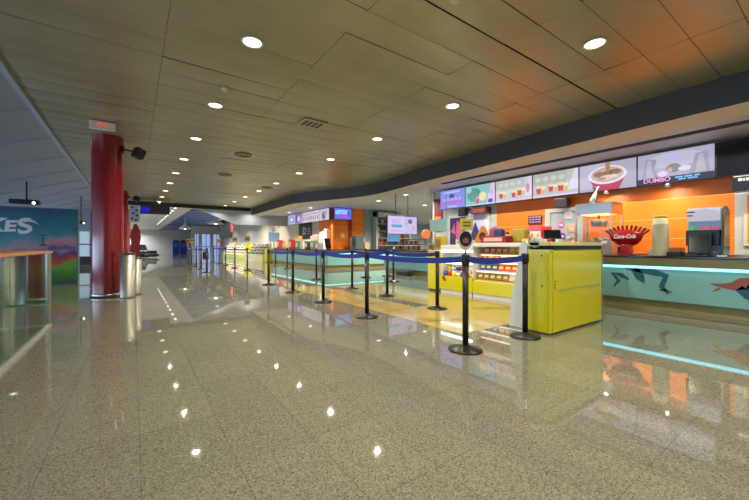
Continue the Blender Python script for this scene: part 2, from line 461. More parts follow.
# exit sign and mural
t = thing('exit_sign', 'small white ceiling box sign with red lettering above the thick red column', 'sign', (-.48, 8.37, 3.5))
MB().box(-.2, .2, -.05, .05, -.17, -.02, .012).build('housing', K('#d8d2c4', .4), t)
MB().box(-.03, .03, -.02, .02, -.02, .0).build('mount', DARKSTEEL, t)
text('lettering', 'EXIT', .085, E('#ff5a3c', .8), t, (0, -.052, -.095), RX, .001, bold=.003)
t = thing('mural_wall', 'free-standing mural board of a teal sky over green fields behind the railing', 'mural', (-1.33, 13.05, 0))
MB().box(-5.0, 0, 0, .25, .1, 2.14).build('painted_face', MURAL, t)
MB().box(-4.98, -.02, .02, .23, 0, .1).build('plinth', K('#3d4a44', .5), t)
MB().box(0, .03, -.01, .26, 0, 2.16).box(-5, .03, -.01, .26, 2.14, 2.165).build('frame', K('#5a6a78', .4), t)
for ch, xx, zz, sz, rot in (('K', -1.66, 1.66, .50, .1), ('E', -1.37, 1.62, .40, -.05), ('S', -1.1, 1.62, .56, -.2)):
    text('letter', ch, sz, K('#c9d2d8', .4), t, (xx, -.006, zz), (PI/2, rot, 0), .006, .15, 1.15, .016)
MB().prism([(-1.12, 1.73), (-1.02, 1.83), (-.9, 1.8), (-.78, 1.68), (-.9, 1.75), (-1.0, 1.77)], 'Y', -.012, 0).build('flourish', K('#c9d2d8', .4), t)
n = MB()
n.box(-.74, -.70, -.01, 0, 1.12, 1.36).prism([(-.86, 1.36), (-.72, 1.44), (-.56, 1.37), (-.68, 1.40), (-.72, 1.36), (-.78, 1.39)], 'Y', -.011, 0).box(-.79, -.65, -.01, 0, 1.1, 1.15)
n.build('painted_palm', K('#2a5a52', .5), t)
n = MB()
for k in range(9):
    xx = -.62 + k*.065; h = .05 + .05*((k*7) % 4)/3
    n.prism([(xx, 1.0), (xx + .055, 1.0), (xx + .05, 1.02 + h), (xx + .028, 1.05 + h), (xx + .005, 1.02 + h)], 'Y', -.008, 0)
n.build('painted_skyline', K('#5b4a7a', .5), t)

# glass railing round the stair void
t = thing('glass_railing', 'glass balustrade with timber handrail beside the stair void', 'railing', (-.95, 6.4, 0))
MB().box(-.03, .03, -12, .03, 0, .03).box(-6, .03, -.0301, .0301, 0, .0301).build('kerb', K('#a3a29c', .3), t)
for k in range(6):
    MB().box(-.008, .008, -.02 - 1.8*(k + 1) + .02, -.03 - 1.8*k, .04, 1.0).build('glass_panel', GLASS, t)
for k in range(3):
    MB().box(-1.8*(k+1) + .02, -.03 - 1.8*k, -.008, .008, .04, 1.0).build('glass_panel', GLASS, t)
MB().tube([(0, 0, .03), (0, 0, 1.0)], .03, 16).build('post', STEEL, t)
MB().box(-.045, .045, -12, .045, 1.0, 1.035, .012).box(-6, .0449, -.045, .045, 1.0001, 1.0351, .012).build('handrail', WOOD, t)
def lampbox(x, y, label, L, w):
    z = rz(x)
    t = thing('spot_lamp', label, 'lamp', (x, y, z))
    MB().tube([(0, 0, -.005), (0, 0, -L)], .02).build('stem', BLACK, t)
    MB().box(-w, w*.8, -.15, .15, -L - .14, -L, .03).build('housing', K('#2b2a2e', .4), t)
    MB().sphere((w*.5, -.14, -L - .1), .04).build('bulb', E('#fff2d0', 4), t)
lampbox(-2.65, 14.6, 'dark lamp box on the blue sloping roof above the mural top edge', .55, .36)
lampbox(-1.9, 20.0, 'dark lamp box on the sloping roof between mural and red column', 1.1, .22)

# far end of the aisle
t = thing('hanging_monitor', 'wide dark monitor with a blue glow hanging near the far red columns', 'monitor', (.95, 21.5, 2.78))
MB().box(-.66, .66, -.03, .06, 0, .6, .01).build('casing', BLACK, t)
n = MB(); n.box(-.63, .63, -.034, -.03, .03, .57)
n.m(1).prism([(-.63, .06), (-.25, .12), (-.2, .35), (-.63, .4)], 'Y', -.037, -.033)
n.build('screen', [E('#191a26', .5), E('#2418c0', .8)], t)
MB().box(-.03, .03, 0, .06, .6, .72).build('mount', BLACK, t)
t = thing('dotted_sign', 'pale vertical sign with black dots hanging beside the far red column', 'sign', (.05, 24.2, 2.48))
n = MB(); n.box(-.26, .26, 0, .05, 0, 1.02)
n.mi = 1
for a, b in ((-.1, .85), (.1, .7), (-.05, .52), (.12, .4), (-.1, .2), (.08, .12)): n.prism([(a + .06*math.cos(q*PI/5), b + .06*math.sin(q*PI/5)) for q in range(10)], 'Y', -.01, 0)
n.build('board', [K('#b7bac2', .5), BLACK], t)
t = thing('red_standee', 'red pointed promotional standee by the far red column', 'standee', (.1, 24.0, 0))
MB().prism([(-.2, .05), (.2, .05), (.22, 1.3), (.27, 1.6), (.24, 1.9), (.17, 2.15), (.06, 2.38), (-.08, 2.36), (-.13, 2.1), (-.22, 1.9), (-.26, 1.6), (-.2, 1.4)], 'Y', 0, .06).build('panel', K('#7d1c24', .4), t)
MB().box(-.25, .25, -.1, .3, 0, .05).build('foot', BLACK, t)
def recliner(x, y, rot, label):
    t = thing('recliner', label, 'armchair', (x, y, 0), rot, 'recliners at the far end')
    MB().box(-.45, .45, -.4, .45, .05, .45, .08).build('seat', BLACK, t)
    MB().box(-.4, .4, -.12, .12, 0, .85, .08, Matrix.Translation((0, .42, .4)) @ Matrix.Rotation(-.35, 4, 'X')).build('backrest', BLACK, t)
    for s in (-1, 1): MB().box(s*.5 - .1, s*.5 + .1, -.45, .4, .05, .66, .06).build('armrest', K('#1c1c20', .4), t)
    MB().box(-.3, .3, -.95, -.45, .12, .36, .07, ).build('footrest', BLACK, t)
recliner(.45, 37, 1.0, 'black massage recliner closer to the red standee, far end of the aisle')
recliner(1.15, 39.0, .8, 'black massage recliner a little farther back, far end of the aisle')
def kiosk(x, label):
    t = thing('blue_kiosk', label, 'kiosk', (x, 56.5, 0), 0, 'blue kiosks by the far wall')
    MB().box(-.42, .42, 0, .7, 0, 1.75, .05).build('cabinet', K('#15308c', .35), t)
    MB().box(-.3, .3, -.02, 0, .9, 1.5).build('screen', E('#2f62d8', .15), t)
    MB().prism([(-.44, 1.6), (.44, 1.6), (.3, 1.95), (-.3, 1.95)], 'Y', .05, .5).build('header', K('#16308c', .35), t)
kiosk(5.02, 'tall blue kiosk by the far pale wall, standing apart from the entrance doors')
kiosk(5.95, 'tall blue kiosk by the far pale wall, the one beside the queue posts')
for k in range(11):
    y0 = 24.6 + k*1.9
    t = thing('linear_light', 'slim white ceiling light strip, %s of the line running down the pale hall' % WORDS[k], 'ceiling light', (2.15, y0, 3.49), 0, 'slim strips in the pale hall ceiling')
    MB().box(-.1, .1, -.3, .3, -.03, .0).build('housing', WHITE, t)
    MB().box(-.05, .05, -.27, .27, -.036, -.03).build('diffuser', E('#f2f4ff', 3), t)
def pendant(x, y, drop, label):
    t = thing('pendant_lamp', label, 'lamp', (x, y, 3.5), 0, 'cone pendants of the far hall')
    MB().tube([(0, 0, 0), (0, 0, -drop)], .025).build('rod', WHITE, t)
    MB().m(0, True).lathe([(.04, -drop + .02), (.1, -drop - .05), (.55, -drop - .42), (.53, -drop - .42), (.09, -drop - .08)], 24, close=False).build('shade', K('#cfcfd2', .4), t)
    MB().sphere((0, 0, -drop - .3), .14).build('bulb', E('#fffbe8', 5), t)
pendant(3.6, 33, .55, 'white cone pendant lamp hanging below the blue ceiling edge')
pendant(5.0, 27.5, .35, 'small white pendant lamp near the slanted white bulkhead')

# ================================================================== CONCESSION SCREENS
def screen_picture(mb_mats, w, h):
    """returns helpers that draw flat shapes (0..1 coordinates) stacked a hair apart on a display"""
    n = MB(); mats = []; st = {'z': 0}
    def mi(m):
        if m not in mats: mats.append(m)
        return mats.index(m)
    def poly(m, pts):
        st['z'] += 1
        yy = -.0305 - .0006*st['z']
        n.mi = mi(m)
        n.prism([((u - .5)*w, .03 + v*h) for u, v in pts], 'Y', yy, yy + .0005)
    def rect(m, u0, u1, v0, v1): poly(m, [(u0, v0), (u1, v0), (u1, v1), (u0, v1)])
    def ell(m, u, v, ru, rv, a0=0, a1=2*PI): poly(m, [(u + ru*math.cos(a0 + (a1-a0)*k/20), v + rv*math.sin(a0 + (a1-a0)*k/20)) for k in range(21 if a1 - a0 < 6 else 20)])
    return n, mats, poly, rect, ell
def tv(loc, rot, w, h, label, draw, group=None, cat='screen', rod=0.):
    t = thing('menu_screen', label, cat, loc, rot, group)
    MB().box(-w/2 - .012, w/2 + .012, -.03, .05, .018, h + .042, .006).build('casing', BLACK, t)
    MB().box(-.12, .12, .05, .11 if rod else .295, h*.3, h*.8).build('wall_mount', DARKSTEEL, t)
    if rod: MB().tube([(-.3, .02, h), (-.3, .02, h + rod)], .015).tube([(.3, .02, h), (.3, .02, h + rod)], .015).build('hanger', DARKSTEEL, t)
    n, mats, poly, rect, ell = screen_picture(None, w, h)
    draw(poly, rect, ell, t)
    n.build('display', mats, t)
    return t
def combo(poly, rect, ell, u, v, s):
    poly(E('#d83048', .9), [(u - .05*s, v + .2*s), (u + .05*s, v + .2*s), (u + .035*s, v), (u - .035*s, v)])
    ell(E('#f0dca0', .9), u, v + .22*s, .055*s, .05*s)
    poly(E('#e8c050', .9), [(u + .05*s, v + .16*s), (u + .12*s, v + .18*s), (u + .11*s, v), (u + .06*s, v)])
    ell(E('#f4ead0', .9), u + .085*s, v + .18*s, .045*s, .05*s)
def d_film(poly, rect, ell, t):
    rect(E('#b3b0cc', .95), 0, 1, 0, 1)
    ell(E('#c6c2da', .95), .5, .72, .4, .24)
    poly(E('#a5a3b8', .9), [(.06, .2), (.3, .2), (.24, .5), (.27, .8), (.12, .86)]); poly(E('#a5a3b8', .9), [(.7, .2), (.95, .2), (.92, .84), (.78, .8), (.74, .5)])
    poly(E('#bab8ca', .95), [(.11, .22), (.24, .22), (.2, .5), (.2, .78), (.14, .8)]); poly(E('#bab8ca', .95), [(.77, .22), (.9, .22), (.87, .78), (.81, .75)])
    ell(E('#b9bcf4', 1.0), .48, .78, .07, .09); ell(E('#8d8790', .85), .5, .45, .1, .14); ell(E('#d6a98a', .9), .45, .4, .035, .08)
    ell(E('#e6d2ee', 1.), .35, .3, .07, .09); ell(E('#dcd8f2', 1.), .64, .4, .08, .08)
    rect(E('#1c1a48', .8), 0, 1, 0, .2)
    for k, (a, b) in enumerate(((.52, .62), (.64, .74), (.76, .83))): rect(E('#7cc4f4', 1.), a, b, .115, .165)
    for k, (a, b) in enumerate(((.56, .66), (.68, .8))): rect(E('#7cc4f4', 1.), a, b, .05, .095)
    text('title_lettering', 'DUMBO', .12, E('#f0a0d0', 1.1), t, (-.27, -.05, .03 + .105*.68), RX, .0004, 0, 1.05, .003)
def d_cup(poly, rect, ell, t):
    rect(E('#b4b0cb', .95), 0, 1, 0, 1); rect(E('#c3c0da', .95), 0, .5, .1, 1)
    poly(E('#c4265c', .9), [(.2, .42), (.82, .42), (.72, 0), (.3, 0)])
    ell(E('#e8e2ee', 1.), .51, .55, .34, .33); ell(E('#cdb8b0', .9), .51, .56, .29, .27)
    ell(E('#a8795c', .8), .38, .58, .11, .1); ell(E('#a8795c', .8), .64, .62, .12, .1); ell(E('#dccabc', .95), .5, .45, .12, .09); ell(E('#c09880', .85), .42, .42, .08, .06)
    ell(E('#e0d4cc', .95), .63, .48, .07, .06); ell(E('#8a5c40', .8), .53, .62, .07, .07)
    poly(E('#c08a5a', .85), [(.48, .98), (.57, .98), (.56, .6), (.5, .6)])
def d_menu(poly, rect, ell, t):
    rect(E('#c4c6c4', .95), 0, 1, 0, 1); rect(E('#b4bcb4', .95), 0, .75, .5, 1)
    for k in range(4): ell(E('#d2d6d0', .95), .12 + k*.18, .75, .07, .1)
    poly(E('#e0d8f2', 1.), [(.78, .2), (1, .2), (1, 1), (.93, 1)])
    combo(poly, rect, ell, .14, .16, 1.3); combo(poly, rect, ell, .42, .2, 1.2); combo(poly, rect, ell, .64, .18, 1.3)
    rect(E('#dcd0ea', 1.), 0, 1, 0, .08)
def d_menu_b(poly, rect, ell, t):
    rect(E('#d0cfd4', .95), 0, 1, 0, 1); rect(E('#bfc8c2', .95), 0, .8, .55, 1)
    for k in range(4): ell(E('#dcdcd8', .95), .15 + k*.17, .78, .06, .08)
    combo(poly, rect, ell, .16, .18, 1.2); combo(poly, rect, ell, .52, .16, 1.2); combo(poly, rect, ell, .68, .22, 1.3)
    poly(E('#e4d4f0', 1.), [(.8, .15), (1, .15), (1, 1), (.92, 1)]); ell(E('#d890b0', .9), .9, .5, .05, .2); rect(E('#dccae6', 1.), 0, 1, 0, .09)
def d_teal(poly, rect, ell, t):
    rect(E('#8fc8cc', .95), 0, 1, 0, 1); ell(E('#62a8a4', .85), .3, .55, .24, .35); ell(E('#a8d8dc', .95), .12, .8, .1, .15)
    poly(E('#d8c8f4', 1.), [(.72, 0), (1, 0), (1, 1), (.88, 1)])
    ell(E('#e890a0', .95), .42, .28, .08, .16); ell(E('#f0e0a8', 1.), .6, .42, .12, .22); ell(E('#5a48a8', .9), .86, .16, .08, .1); ell(E('#e8a8c8', .95), .88, .55, .05, .14)
    rect(E('#d8d4f0', 1.), 0, 1, 0, .06); rect(E('#c86080', .9), .38, .47, .1, .3)
def d_violet(poly, rect, ell, t):
    rect(E('#8d92ee', 1.), 0, 1, 0, 1); rect(E('#b4c4fa', 1.), .15, .8, .82, .92); ell(E('#4a50b0', .8), .48, .65, .1, .12)
    for k in range(5): rect(E('#b0b8fa', 1.), .12 + k*.16, .22 + k*.16, .42, .56)
    rect(E('#c070d8', 1.), .1, .92, .24, .4); rect(E('#d0c8ff', 1.), .3, .7, .08, .14)
def d_off(poly, rect, ell, t): rect(K('#08080a', .15), 0, 1, 0, 1)

YB = [.32, 1.56, 2.79, 3.98, 5.18, 6.36, 7.51, 8.64]
LB = [('switched-off black screen, last of the long counter row beside the film advert', d_off), ('screen showing a grey film advert with a navy title band', d_film),
      ('screen showing a big red cup seen from above', d_cup), ('menu screen of red and yellow combos, the one beside the red cup picture', d_menu),
      ('menu screen of red and yellow combos, the one beside the teal screen', d_menu_b), ('teal menu screen between the combo menu and the violet screen', d_teal),
      ('violet-blue screen with a pink text strip ending the long counter row', d_violet)]
for k, (lb, fn) in enumerate(LB):
    a, b = YB[k], YB[k+1]
    tv((9.0, (a+b)/2, 2.37), FACE_AISLE, b - a - .03, .64, lb, fn, 'screens over the long counter')
# far bank of screens, the end screen and the hanging advert
def d_bank(kind):
    def f(poly, rect, ell, t):
        rect(E(['#c8c0dc', '#d6d2dc', '#cfcbd8', '#9a80c8', '#b4b8e0'][kind], .95), 0, 1, 0, 1)
        if kind in (1, 2):
            for k in range(4): rect(E(['#c86a5a', '#8a8ac0', '#c8a060', '#6a9a8a'][k], .8), .08 + k*.23, .2 + k*.23, .2, .55)
            rect(E('#b0b0c4', .9), .1, .9, .7, .85)
        elif kind == 3:
            rect(E('#6a58a0', .8), .1, .7, .1, .9); ell(E('#d8c8f0', 1.), .5, .5, .15, .3)
        elif kind == 0: ell(E('#5a5470', .7), .45, .4, .2, .35); ell(E('#a8a0b8', .8), .6, .6, .15, .2)
        else: rect(E('#8890c8', .8), .2, .8, .2, .8); ell(E('#e0e4ff', 1.), .5, .5, .2, .2)
    return f
nm = ['closest to the orange partition', 'second from the orange partition', 'third from the orange partition', 'the purple one', 'the most distant one']
for k in range(5):
    tv((8.3, 16.35 + k*1.14, 2.44), FACE_AISLE, 1.11, .60, 'pale menu screen of the far hanging bank, ' + nm[k], d_bank(k), 'screens of the far bank', rod=.03)
def d_blue(poly, rect, ell, t):
    rect(E('#5a78f0', 1.), 0, 1, 0, 1); rect(E('#9ad0ff', 1.), .2, .75, .62, .85); rect(E('#b060e0', 1.), .2, .8, .18, .4); ell(E('#80e0f0', 1.), .15, .6, .1, .2); ell(E('#7050e0', 1.), .85, .5, .1, .25)
    for k in range(4): rect(E('#e8f4ff', 1.), .25 + k*.13, .33 + k*.13, .48, .58)
tv((8.98, 15.62, 2.47), 0, 1.02, .57, 'bright blue screen with cyan and pink blocks over the orange partition', d_blue, rod=.02)
def d_ad(poly, rect, ell, t):
    rect(E('#d8c8f4', 1.), 0, 1, 0, 1); rect(E('#5ab4d8', .9), .12, .48, .36, .52); rect(E('#c0b4e0', 1.), .12, .45, .72, .8); rect(E('#c0b4e0', 1.), .12, .38, .6, .66)
    rect(E('#e0a8c8', 1.), .1, .5, .14, .2); rect(E('#c4c0f4', 1.), .56, 1, 0, 1); ell(E('#e8c0c0', 1.), .76, .62, .09, .2); ell(E('#8a7088', .8), .76, .72, .08, .14); ell(E('#d890b0', 1.), .62, .6, .04, .06); ell(E('#d098b8', 1.), .88, .35, .03, .1)
t = tv((8.34, 10.0, 1.53), 0, 1.42, .66, 'lavender advert screen with a teal bar hanging in front of the shelving', d_ad, rod=.93)

# ================================================================== BAR COUNTERS
LED = E('#8deaf5', 2.0)
def bar(name, label, x0, x1, y0, y1, faces, loc=(0, 0, 0)):
    """counter box with lit frosted fronts; faces: subset of '-X','-Y'"""
    t = thing(name, label, 'counter', (x0, y0, 0))
    w, d = x1 - x0, y1 - y0
    MB().box(.16, w, .16, d, 0, .18).build('plinth', mat('brown_steel_plinth', '#958a58', .4, .2), t)
    MB().box(.07, w, .07, d, .18, .77).build('body', GREYW, t)
    n = MB()
    if '-X' in faces:
        k = 0
        while k*1.6 < d - .1:
            n.box(.05, .07, max(.05, k*1.6 + .004), min(d, (k+1)*1.6) - .004, .18, .71); k += 1
    if '-Y' in faces:
        k = 0
        while k*1.6 < w - .1:
            n.box(max(.051, k*1.6 + .004), min(w, (k+1)*1.6) - .004, .05, .07, .18, .71); k += 1
    n.build('front_panel', AQUA, t)
    n = MB()
    if '-X' in faces: n.box(-.0, .045, .05, d - .02, .712, .755)
    if '-Y' in faces: n.box(.05, w - .02, -.0, .045, .712, .755)
    n.build('light_strip', LED, t)
    MB().box(0, w, 0, d, .755, .9, .004).build('edge_band', mat('bronze_edge_band', '#756d49', .35, .4), t)
    MB().box(-.02, w, -.02, d, .9, .93, .006).build('worktop', mat('dark_stone_worktop', '#1d1a18', .12), t)
    return t
b1 = bar('bar_counter', 'long bar counter with glowing aqua front and dark top by the red fan stand', 7.22, 7.95, -4, 3.3, ['-X'])
# abstract printed strokes on the lit front
n = MB()
def stroke(n, pts, ws):
    L, R = [], []
    for i, p in enumerate(pts):
        a = pts[max(i-1, 0)]; b = pts[min(i+1, len(pts)-1)]
        dx, dz = b[0]-a[0], b[1]-a[1]; l = math.hypot(dx, dz) or 1
        L.append((p[0] - dz/l*ws[i], p[1] + dx/l*ws[i])); R.append((p[0] + dz/l*ws[i], p[1] - dx/l*ws[i]))
    for i in range(len(pts) - 1):
        n.prism([L[i], L[i+1], R[i+1], R[i]], 'X', .046, .0499)
Y0 = 4.0
def yz(l): return [(Y0 + a, b) for a, b in l]
stroke(n, yz([(2.62, .36), (2.54, .46), (2.64, .60), (2.50, .57), (2.38, .50)]), [.01, .03, .035, .04, .015])
stroke(n, yz([(2.45, .72), (2.25, .70), (2.05, .66), (1.86, .60), (1.92, .42), (1.83, .30)]), [.02, .06, .06, .045, .04, .012])
stroke(n, yz([(2.30, .70), (2.22, .56), (2.16, .46)]), [.06, .07, .015])
stroke(n, yz([(1.95, .36), (1.86, .36), (1.78, .33)]), [.012, .02, .006])
n.build('teal_strokes', mat('teal_print', '#1f4f60', .4), b1); n = MB()
n.m(1); stroke(n, yz([(1.32, .52), (1.2, .50), (1.08, .50), (.98, .55), (.86, .6), (.72, .68)]), [.008, .03, .06, .085, .06, .02])
n.m(1); stroke(n, yz([(1.3, .40), (1.22, .46)]), [.006, .02])
n.m(0); stroke(n, yz([(1.02, .48), (.92, .38), (.78, .30), (.62, .26)]), [.05, .06, .055, .03])
n.m(0); stroke(n, yz([(.94, .50), (.8, .46), (.62, .42)]), [.04, .045, .03])
n.build('russet_strokes', [mat('teal_print', '#1f4f60', .4), mat('russet_print', '#8a4a40', .4)], b1)
b2 = bar('bar_counter', 'set-back aqua lit bar counter beyond the candy shelves', 8.6, 9.25, 8.0, 11.6, ['-X', '-Y'])
b3 = bar('bar_counter', 'far aqua lit corner counter in front of the orange partition', 7.35, 11.2, 14.3, 14.95, ['-X', '-Y'])
b4 = bar('bar_counter', 'aqua lit counter running away under the far bank of screens', 7.36, 8.0, 14.99, 22.1, ['-X'])
t = thing('back_counter', 'low service counter against the orange wall under the popcorn machine', 'counter', (8.3, .1, 0))
MB().box(0, .95, 0, 3.95, 0, .91).build('cabinet', GREYW, t); MB().box(-.02, .95, -.02, 3.97, .91, .95).build('worktop', STEEL, t)
for k in range(5): MB().box(-.02, 0, .06 + k*.78, .8 + k*.78, .06, .86).build('door', WHITE, t)

# ------------------------------------------------------------------ things on and behind the bar
t = thing('popcorn_machine', 'tall steel and glass popcorn warmer on the service counter before the orange wall', 'popcorn machine', (8.3, 3.03, .951))
MB().box(0, .6, 0, .74, 0, .2, .008).build('base', STEEL, t)
MB().box(0, .6, 0, .74, .86, 1.1, .008).build('hood', STEEL, t)
for a, b in ((.015, .015), (.015, .725), (.585, .015), (.585, .725)): MB().box(a - .015, a + .015, b - .015, b + .015, .2, .86).build('post', STEEL, t)
MB().box(.002, .006, .03, .71, .2, .86).build('front_glass', CASEGLASS, t); MB().box(.03, .57, .002, .006, .2, .86).build('side_glass', CASEGLASS, t)
k_ = MB().m(0, True).lathe([(.02, -.1), (.14, -.1), (.17, 0), (.16, .06), (.04, .08)], 24, Matrix.Translation((.3, .36, .68))).build('kettle', STEEL, t)
MB().tube([(.3, .36, .74), (.3, .36, .86)], .02).build('kettle_hanger', DARKSTEEL, k_)
n = MB(); rnd = random.Random(5)
for k in range(160):
    a, b = rnd.uniform(.05, .55), rnd.uniform(.05, .69)
    n.sphere((a, b, .2 + rnd.uniform(0, .14)*(1 - abs(b - .37)*1.2)), .03, 6)
n.build('popcorn', K('#d8b890', .8), t)['kind'] = 'stuff'
MB().box(.05, .55, .1, .64, .845, .858).build('heat_lamp', E('#ffb070', 3.), t)
MB().m(0, True).tube([(.3, .5, 1.1), (.3, .48, 1.2), (.33, .44, 1.28), (.33, .44, 1.5)], .07, 16).build('flue_pipe', STEEL, t)

t = thing('cup_holder', 'red fan-shaped cup stand with white script on the bar counter', 'cup holder', (7.5, 2.49, .931), FACE_AISLE)
MB().box(-.12, .12, -.09, .09, 0, .03, .01).box(-.08, .08, -.07, .07, .03, .2, .02).build('base', RED, t)
MB().m(0, True).lathe([(.05, .16), (.16, .2), (.23, .28), (.26, .38), (.24, .42), (.02, .42)], 28, Matrix.Diagonal((1, .45, 1, 1))).build('bowl', RED, t)
for k in range(11):
    a = (k - 5)*.17
    M = Matrix.Translation((.25*math.sin(a), 0, .28 + .07*math.cos(a))) @ Matrix.Rotation(a, 4, 'Y')
    MB().m(0, True).lathe([(.016, .05), (.021, .2), (.023, .2), (.023, .207), (0, .195)], 12, M).build('cup_tube', K('#a05a60', .35), t)
n = MB(); n.m(0, True).prism([(.25*math.sin(a), .3 + .17*math.cos(a)) for a in [(-1.25 + 2.5*k/16) for k in range(17)]] + [(.2, .26), (-.2, .26)], 'Y', -.13, -.1)
n.build('fan_front', RED, t)
text('script_lettering', 'Coca-Cola', .1, K('#f2eae6', .4), t, (0, -.133, .345), RX, .002, .35, .8, .003)
def cups(x, y, n_, h0, r, label, m, top):
    t = thing('cup_stack', label, 'cups', (x, y, .931), 0, 'paper cups on the bar')
    n = MB()
    pr = [(r*.98, 0)]
    for k in range(n_):
        z = h0*k/n_
        pr += [(r*1.03, z + .002), (r*1.03, z + .012), (r*.985, z + .014)]
    pr += [(r*.72, h0 + r*1.1), (0, h0 + r*1.1)]
    n.m(0, True).lathe(pr, 24)
    n.build('cups', m, t)
    MB().m(0, True).lathe([(r*.80, h0 + r*.72), (r*.75, h0 + r*1.11), (0, h0 + r*1.12)], 24).build('printed_band', top, t)
cups(7.52, 2.0, 16, .57, .115, 'tall tapering tower of nested pale cups with yellow top beside the red fan stand', mat('kraft_cup', '#b8b08c', .6), mat('yellow_cup_print', '#c8a818', .5))

t = thing('soda_fountain', 'drinks dispenser with white lit header and coloured flavour buttons on the bar', 'drinks machine', (7.68, 1.47, .931), FACE_AISLE); t.scale = (.8, .9, .97)
MB().box(-.26, .26, -.02, .3, 0, .82, .01).build('body', K('#c8ccc8', .35), t)
n = MB(); n.m(0, True).prism([(-.1, .62), (-.13, .7), (-.1, .80), (-.02, .82), (-.02, .6)], 'X', -.24, .24); n.build('header', E('#d8d8e8', .75), t)
MB().box(-.24, -.12, -.135, -.1, .74, .76).box(-.24, -.15, -.135, -.1, .68, .7).build('header_print', K('#202028', .4), t)
MB().box(-.22, .22, -.05, -.02, .44, .58).build('display_band', E('#7a9cc8', .6), t)
for k, c in enumerate(('#58c838', '#40b030', '#e05070', '#e06080', '#c85070', '#e04868')):
    MB().box(-.21 + k*.072, -.15 + k*.072, -.065, -.05, .45, .51).build('flavour_button', E(c, .8), t)
    MB().m(0, True).lathe([(.015, .34), (.02, .42), (.02, .44)], 10, Matrix.Translation((-.18 + k*.072, -.1, 0))).build('nozzle', BLACK, t)
MB().box(-.25, .25, -.16, -.02, .18, .44).build('splash_panel', BLACK, t)
MB().box(-.25, .25, -.22, -.02, 0, .06).build('drip_tray', DARKSTEEL, t)
MB().prism([(-.2, 0), (.34, 0), (.34, .78), (.1, .84), (-.05, .76)], 'X', .27, .31).build('side_cover', mat('dark_green_cover', '#122620', .25), t)
def monitor(x, y, z, rot, label, w=.34, h=.28, name='till_screen'):
    t = thing(name, label, 'monitor', (x, y, z), rot, 'till screens')
    MB().box(-.1, .1, -.08, .1, 0, .025, .008).build('base', BLACK, t)
    MB().tube([(0, .03, .02), (0, .02, .12)], .025).build('neck', BLACK, t)
    T = Matrix.Translation((0, 0, .045)) @ Matrix.Rotation(-.18, 4, 'X')
    MB().box(-w/2, w/2, -.02, .025, 0, h, .01, T).build('casing', BLACK, t)
    MB().box(-w/2 + .015, w/2 - .015, -.024, -.02, .015, h - .015, 0, T).build('screen', K('#101216', .15), t)
    return t
monitor(7.36, 1.47, .931, FACE_AISLE + .1, 'black till screen in front of the drinks dispenser', .27, .34)
t = thing('drip_grid', 'low black grid tray on the bar beside the tower of cups', 'tray', (7.5, 1.79, .931), FACE_AISLE)
MB().box(-.09, .09, -.12, .12, 0, .07, .008).build('tray', BLACK, t); MB().box(-.08, .08, -.11, .11, .07, .075).build('grid', DARKSTEEL, t)
t = thing('card_reader', 'small silver card terminal lying on the bar edge under the drinks dispenser', 'card terminal', (7.27, 1.2, .931), FACE_AISLE)
MB().box(-.05, .05, -.03, .06, 0, .03, .006).build('body', K('#c4c8c8', .3), t); MB().box(-.035, .035, .0, .05, .03, .033).build('screen', K('#39434a', .2), t)
tg = 'small napkin boxes behind the red fan stand'
for k, (x, y, c, lb) in enumerate(((7.75, 2.12, '#d8d0c8', 'small white napkin box behind the red fan stand'), (7.75, 1.84, '#c87848', 'small orange carton between the cup tower and the drinks dispenser'), (7.8, 2.62, '#701820', 'small dark red carton beside the yellow checkout stand'))):
    t = tag(MB().box(-.08, .08, -.1, .1, 0, .12 + .02*k, .006).box(-.05, .05, -.06, .06, .12 + .02*k, .13 + .02*k).build('napkin_box', K(c, .5), None, (x, y, .931)), lb, 'box')
# black sign and poster on the last wall
t = thing('menu_sign', 'black hanging sign with a row of small white marks under the switched-off screen', 'sign', (8.95, .78, 2.1), FACE_AISLE)
MB().box(-.56, .56, -.02, .03, 0, .27, .01).build('board', BLACK, t)
n = MB(); rnd = random.Random(2)
u = -.48
while u < .5:
    w_ = rnd.uniform(.02, .05); n.box(u, u + w_, -.024, -.02, .17, .21 + rnd.uniform(0, .012)); u += w_ + rnd.choice((.012, .012, .05))
n.box(-.54, .54, -.024, -.02, .25, .262)
n.build('white_marks', K('#c8c8c8', .5), t)
t = thing('food_poster', 'framed orange food poster on the pale wall beside the drinks dispenser', 'poster', (9.29, .82, 1.1), FACE_AISLE)
MB().box(-.42, .42, -.03, 0, 0, .98, .006).build('frame', K('#c8c4b8', .4), t)
n = MB(); n.box(-.37, .37, -.034, -.03, .05, .93).m(1).prism([(-.36, .06), (-.15, .06), (-.22, .5), (-.36, .6)], 'Y', -.037, -.034).m(2)
for a, b, r in ((.0, .3, .12), (.2, .55, .1), (-.1, .7, .09)): n.prism([(a + r*math.cos(q*PI/8), b + r*math.sin(q*PI/8)) for q in range(16)], 'Y', -.038, -.034)
n.build('print', [K('#e0703a', .4), K('#b8a828', .4), K('#f0e0d0', .4)], t)
t = thing('loudspeaker', 'black loudspeaker under the combo menu screen on the orange wall', 'speaker', (9.05, 4.42, 2.08), FACE_AISLE)
MB().box(-.16, .16, -.1, .1, 0, .25, .02).build('cabinet', BLACK, t); MB().box(-.14, .14, -.105, -.1, .02, .23).build('grille', K('#2a2226', .7), t); MB().box(-.03, .03, .1, .24, .08, .16).build('bracket', DARKSTEEL, t)
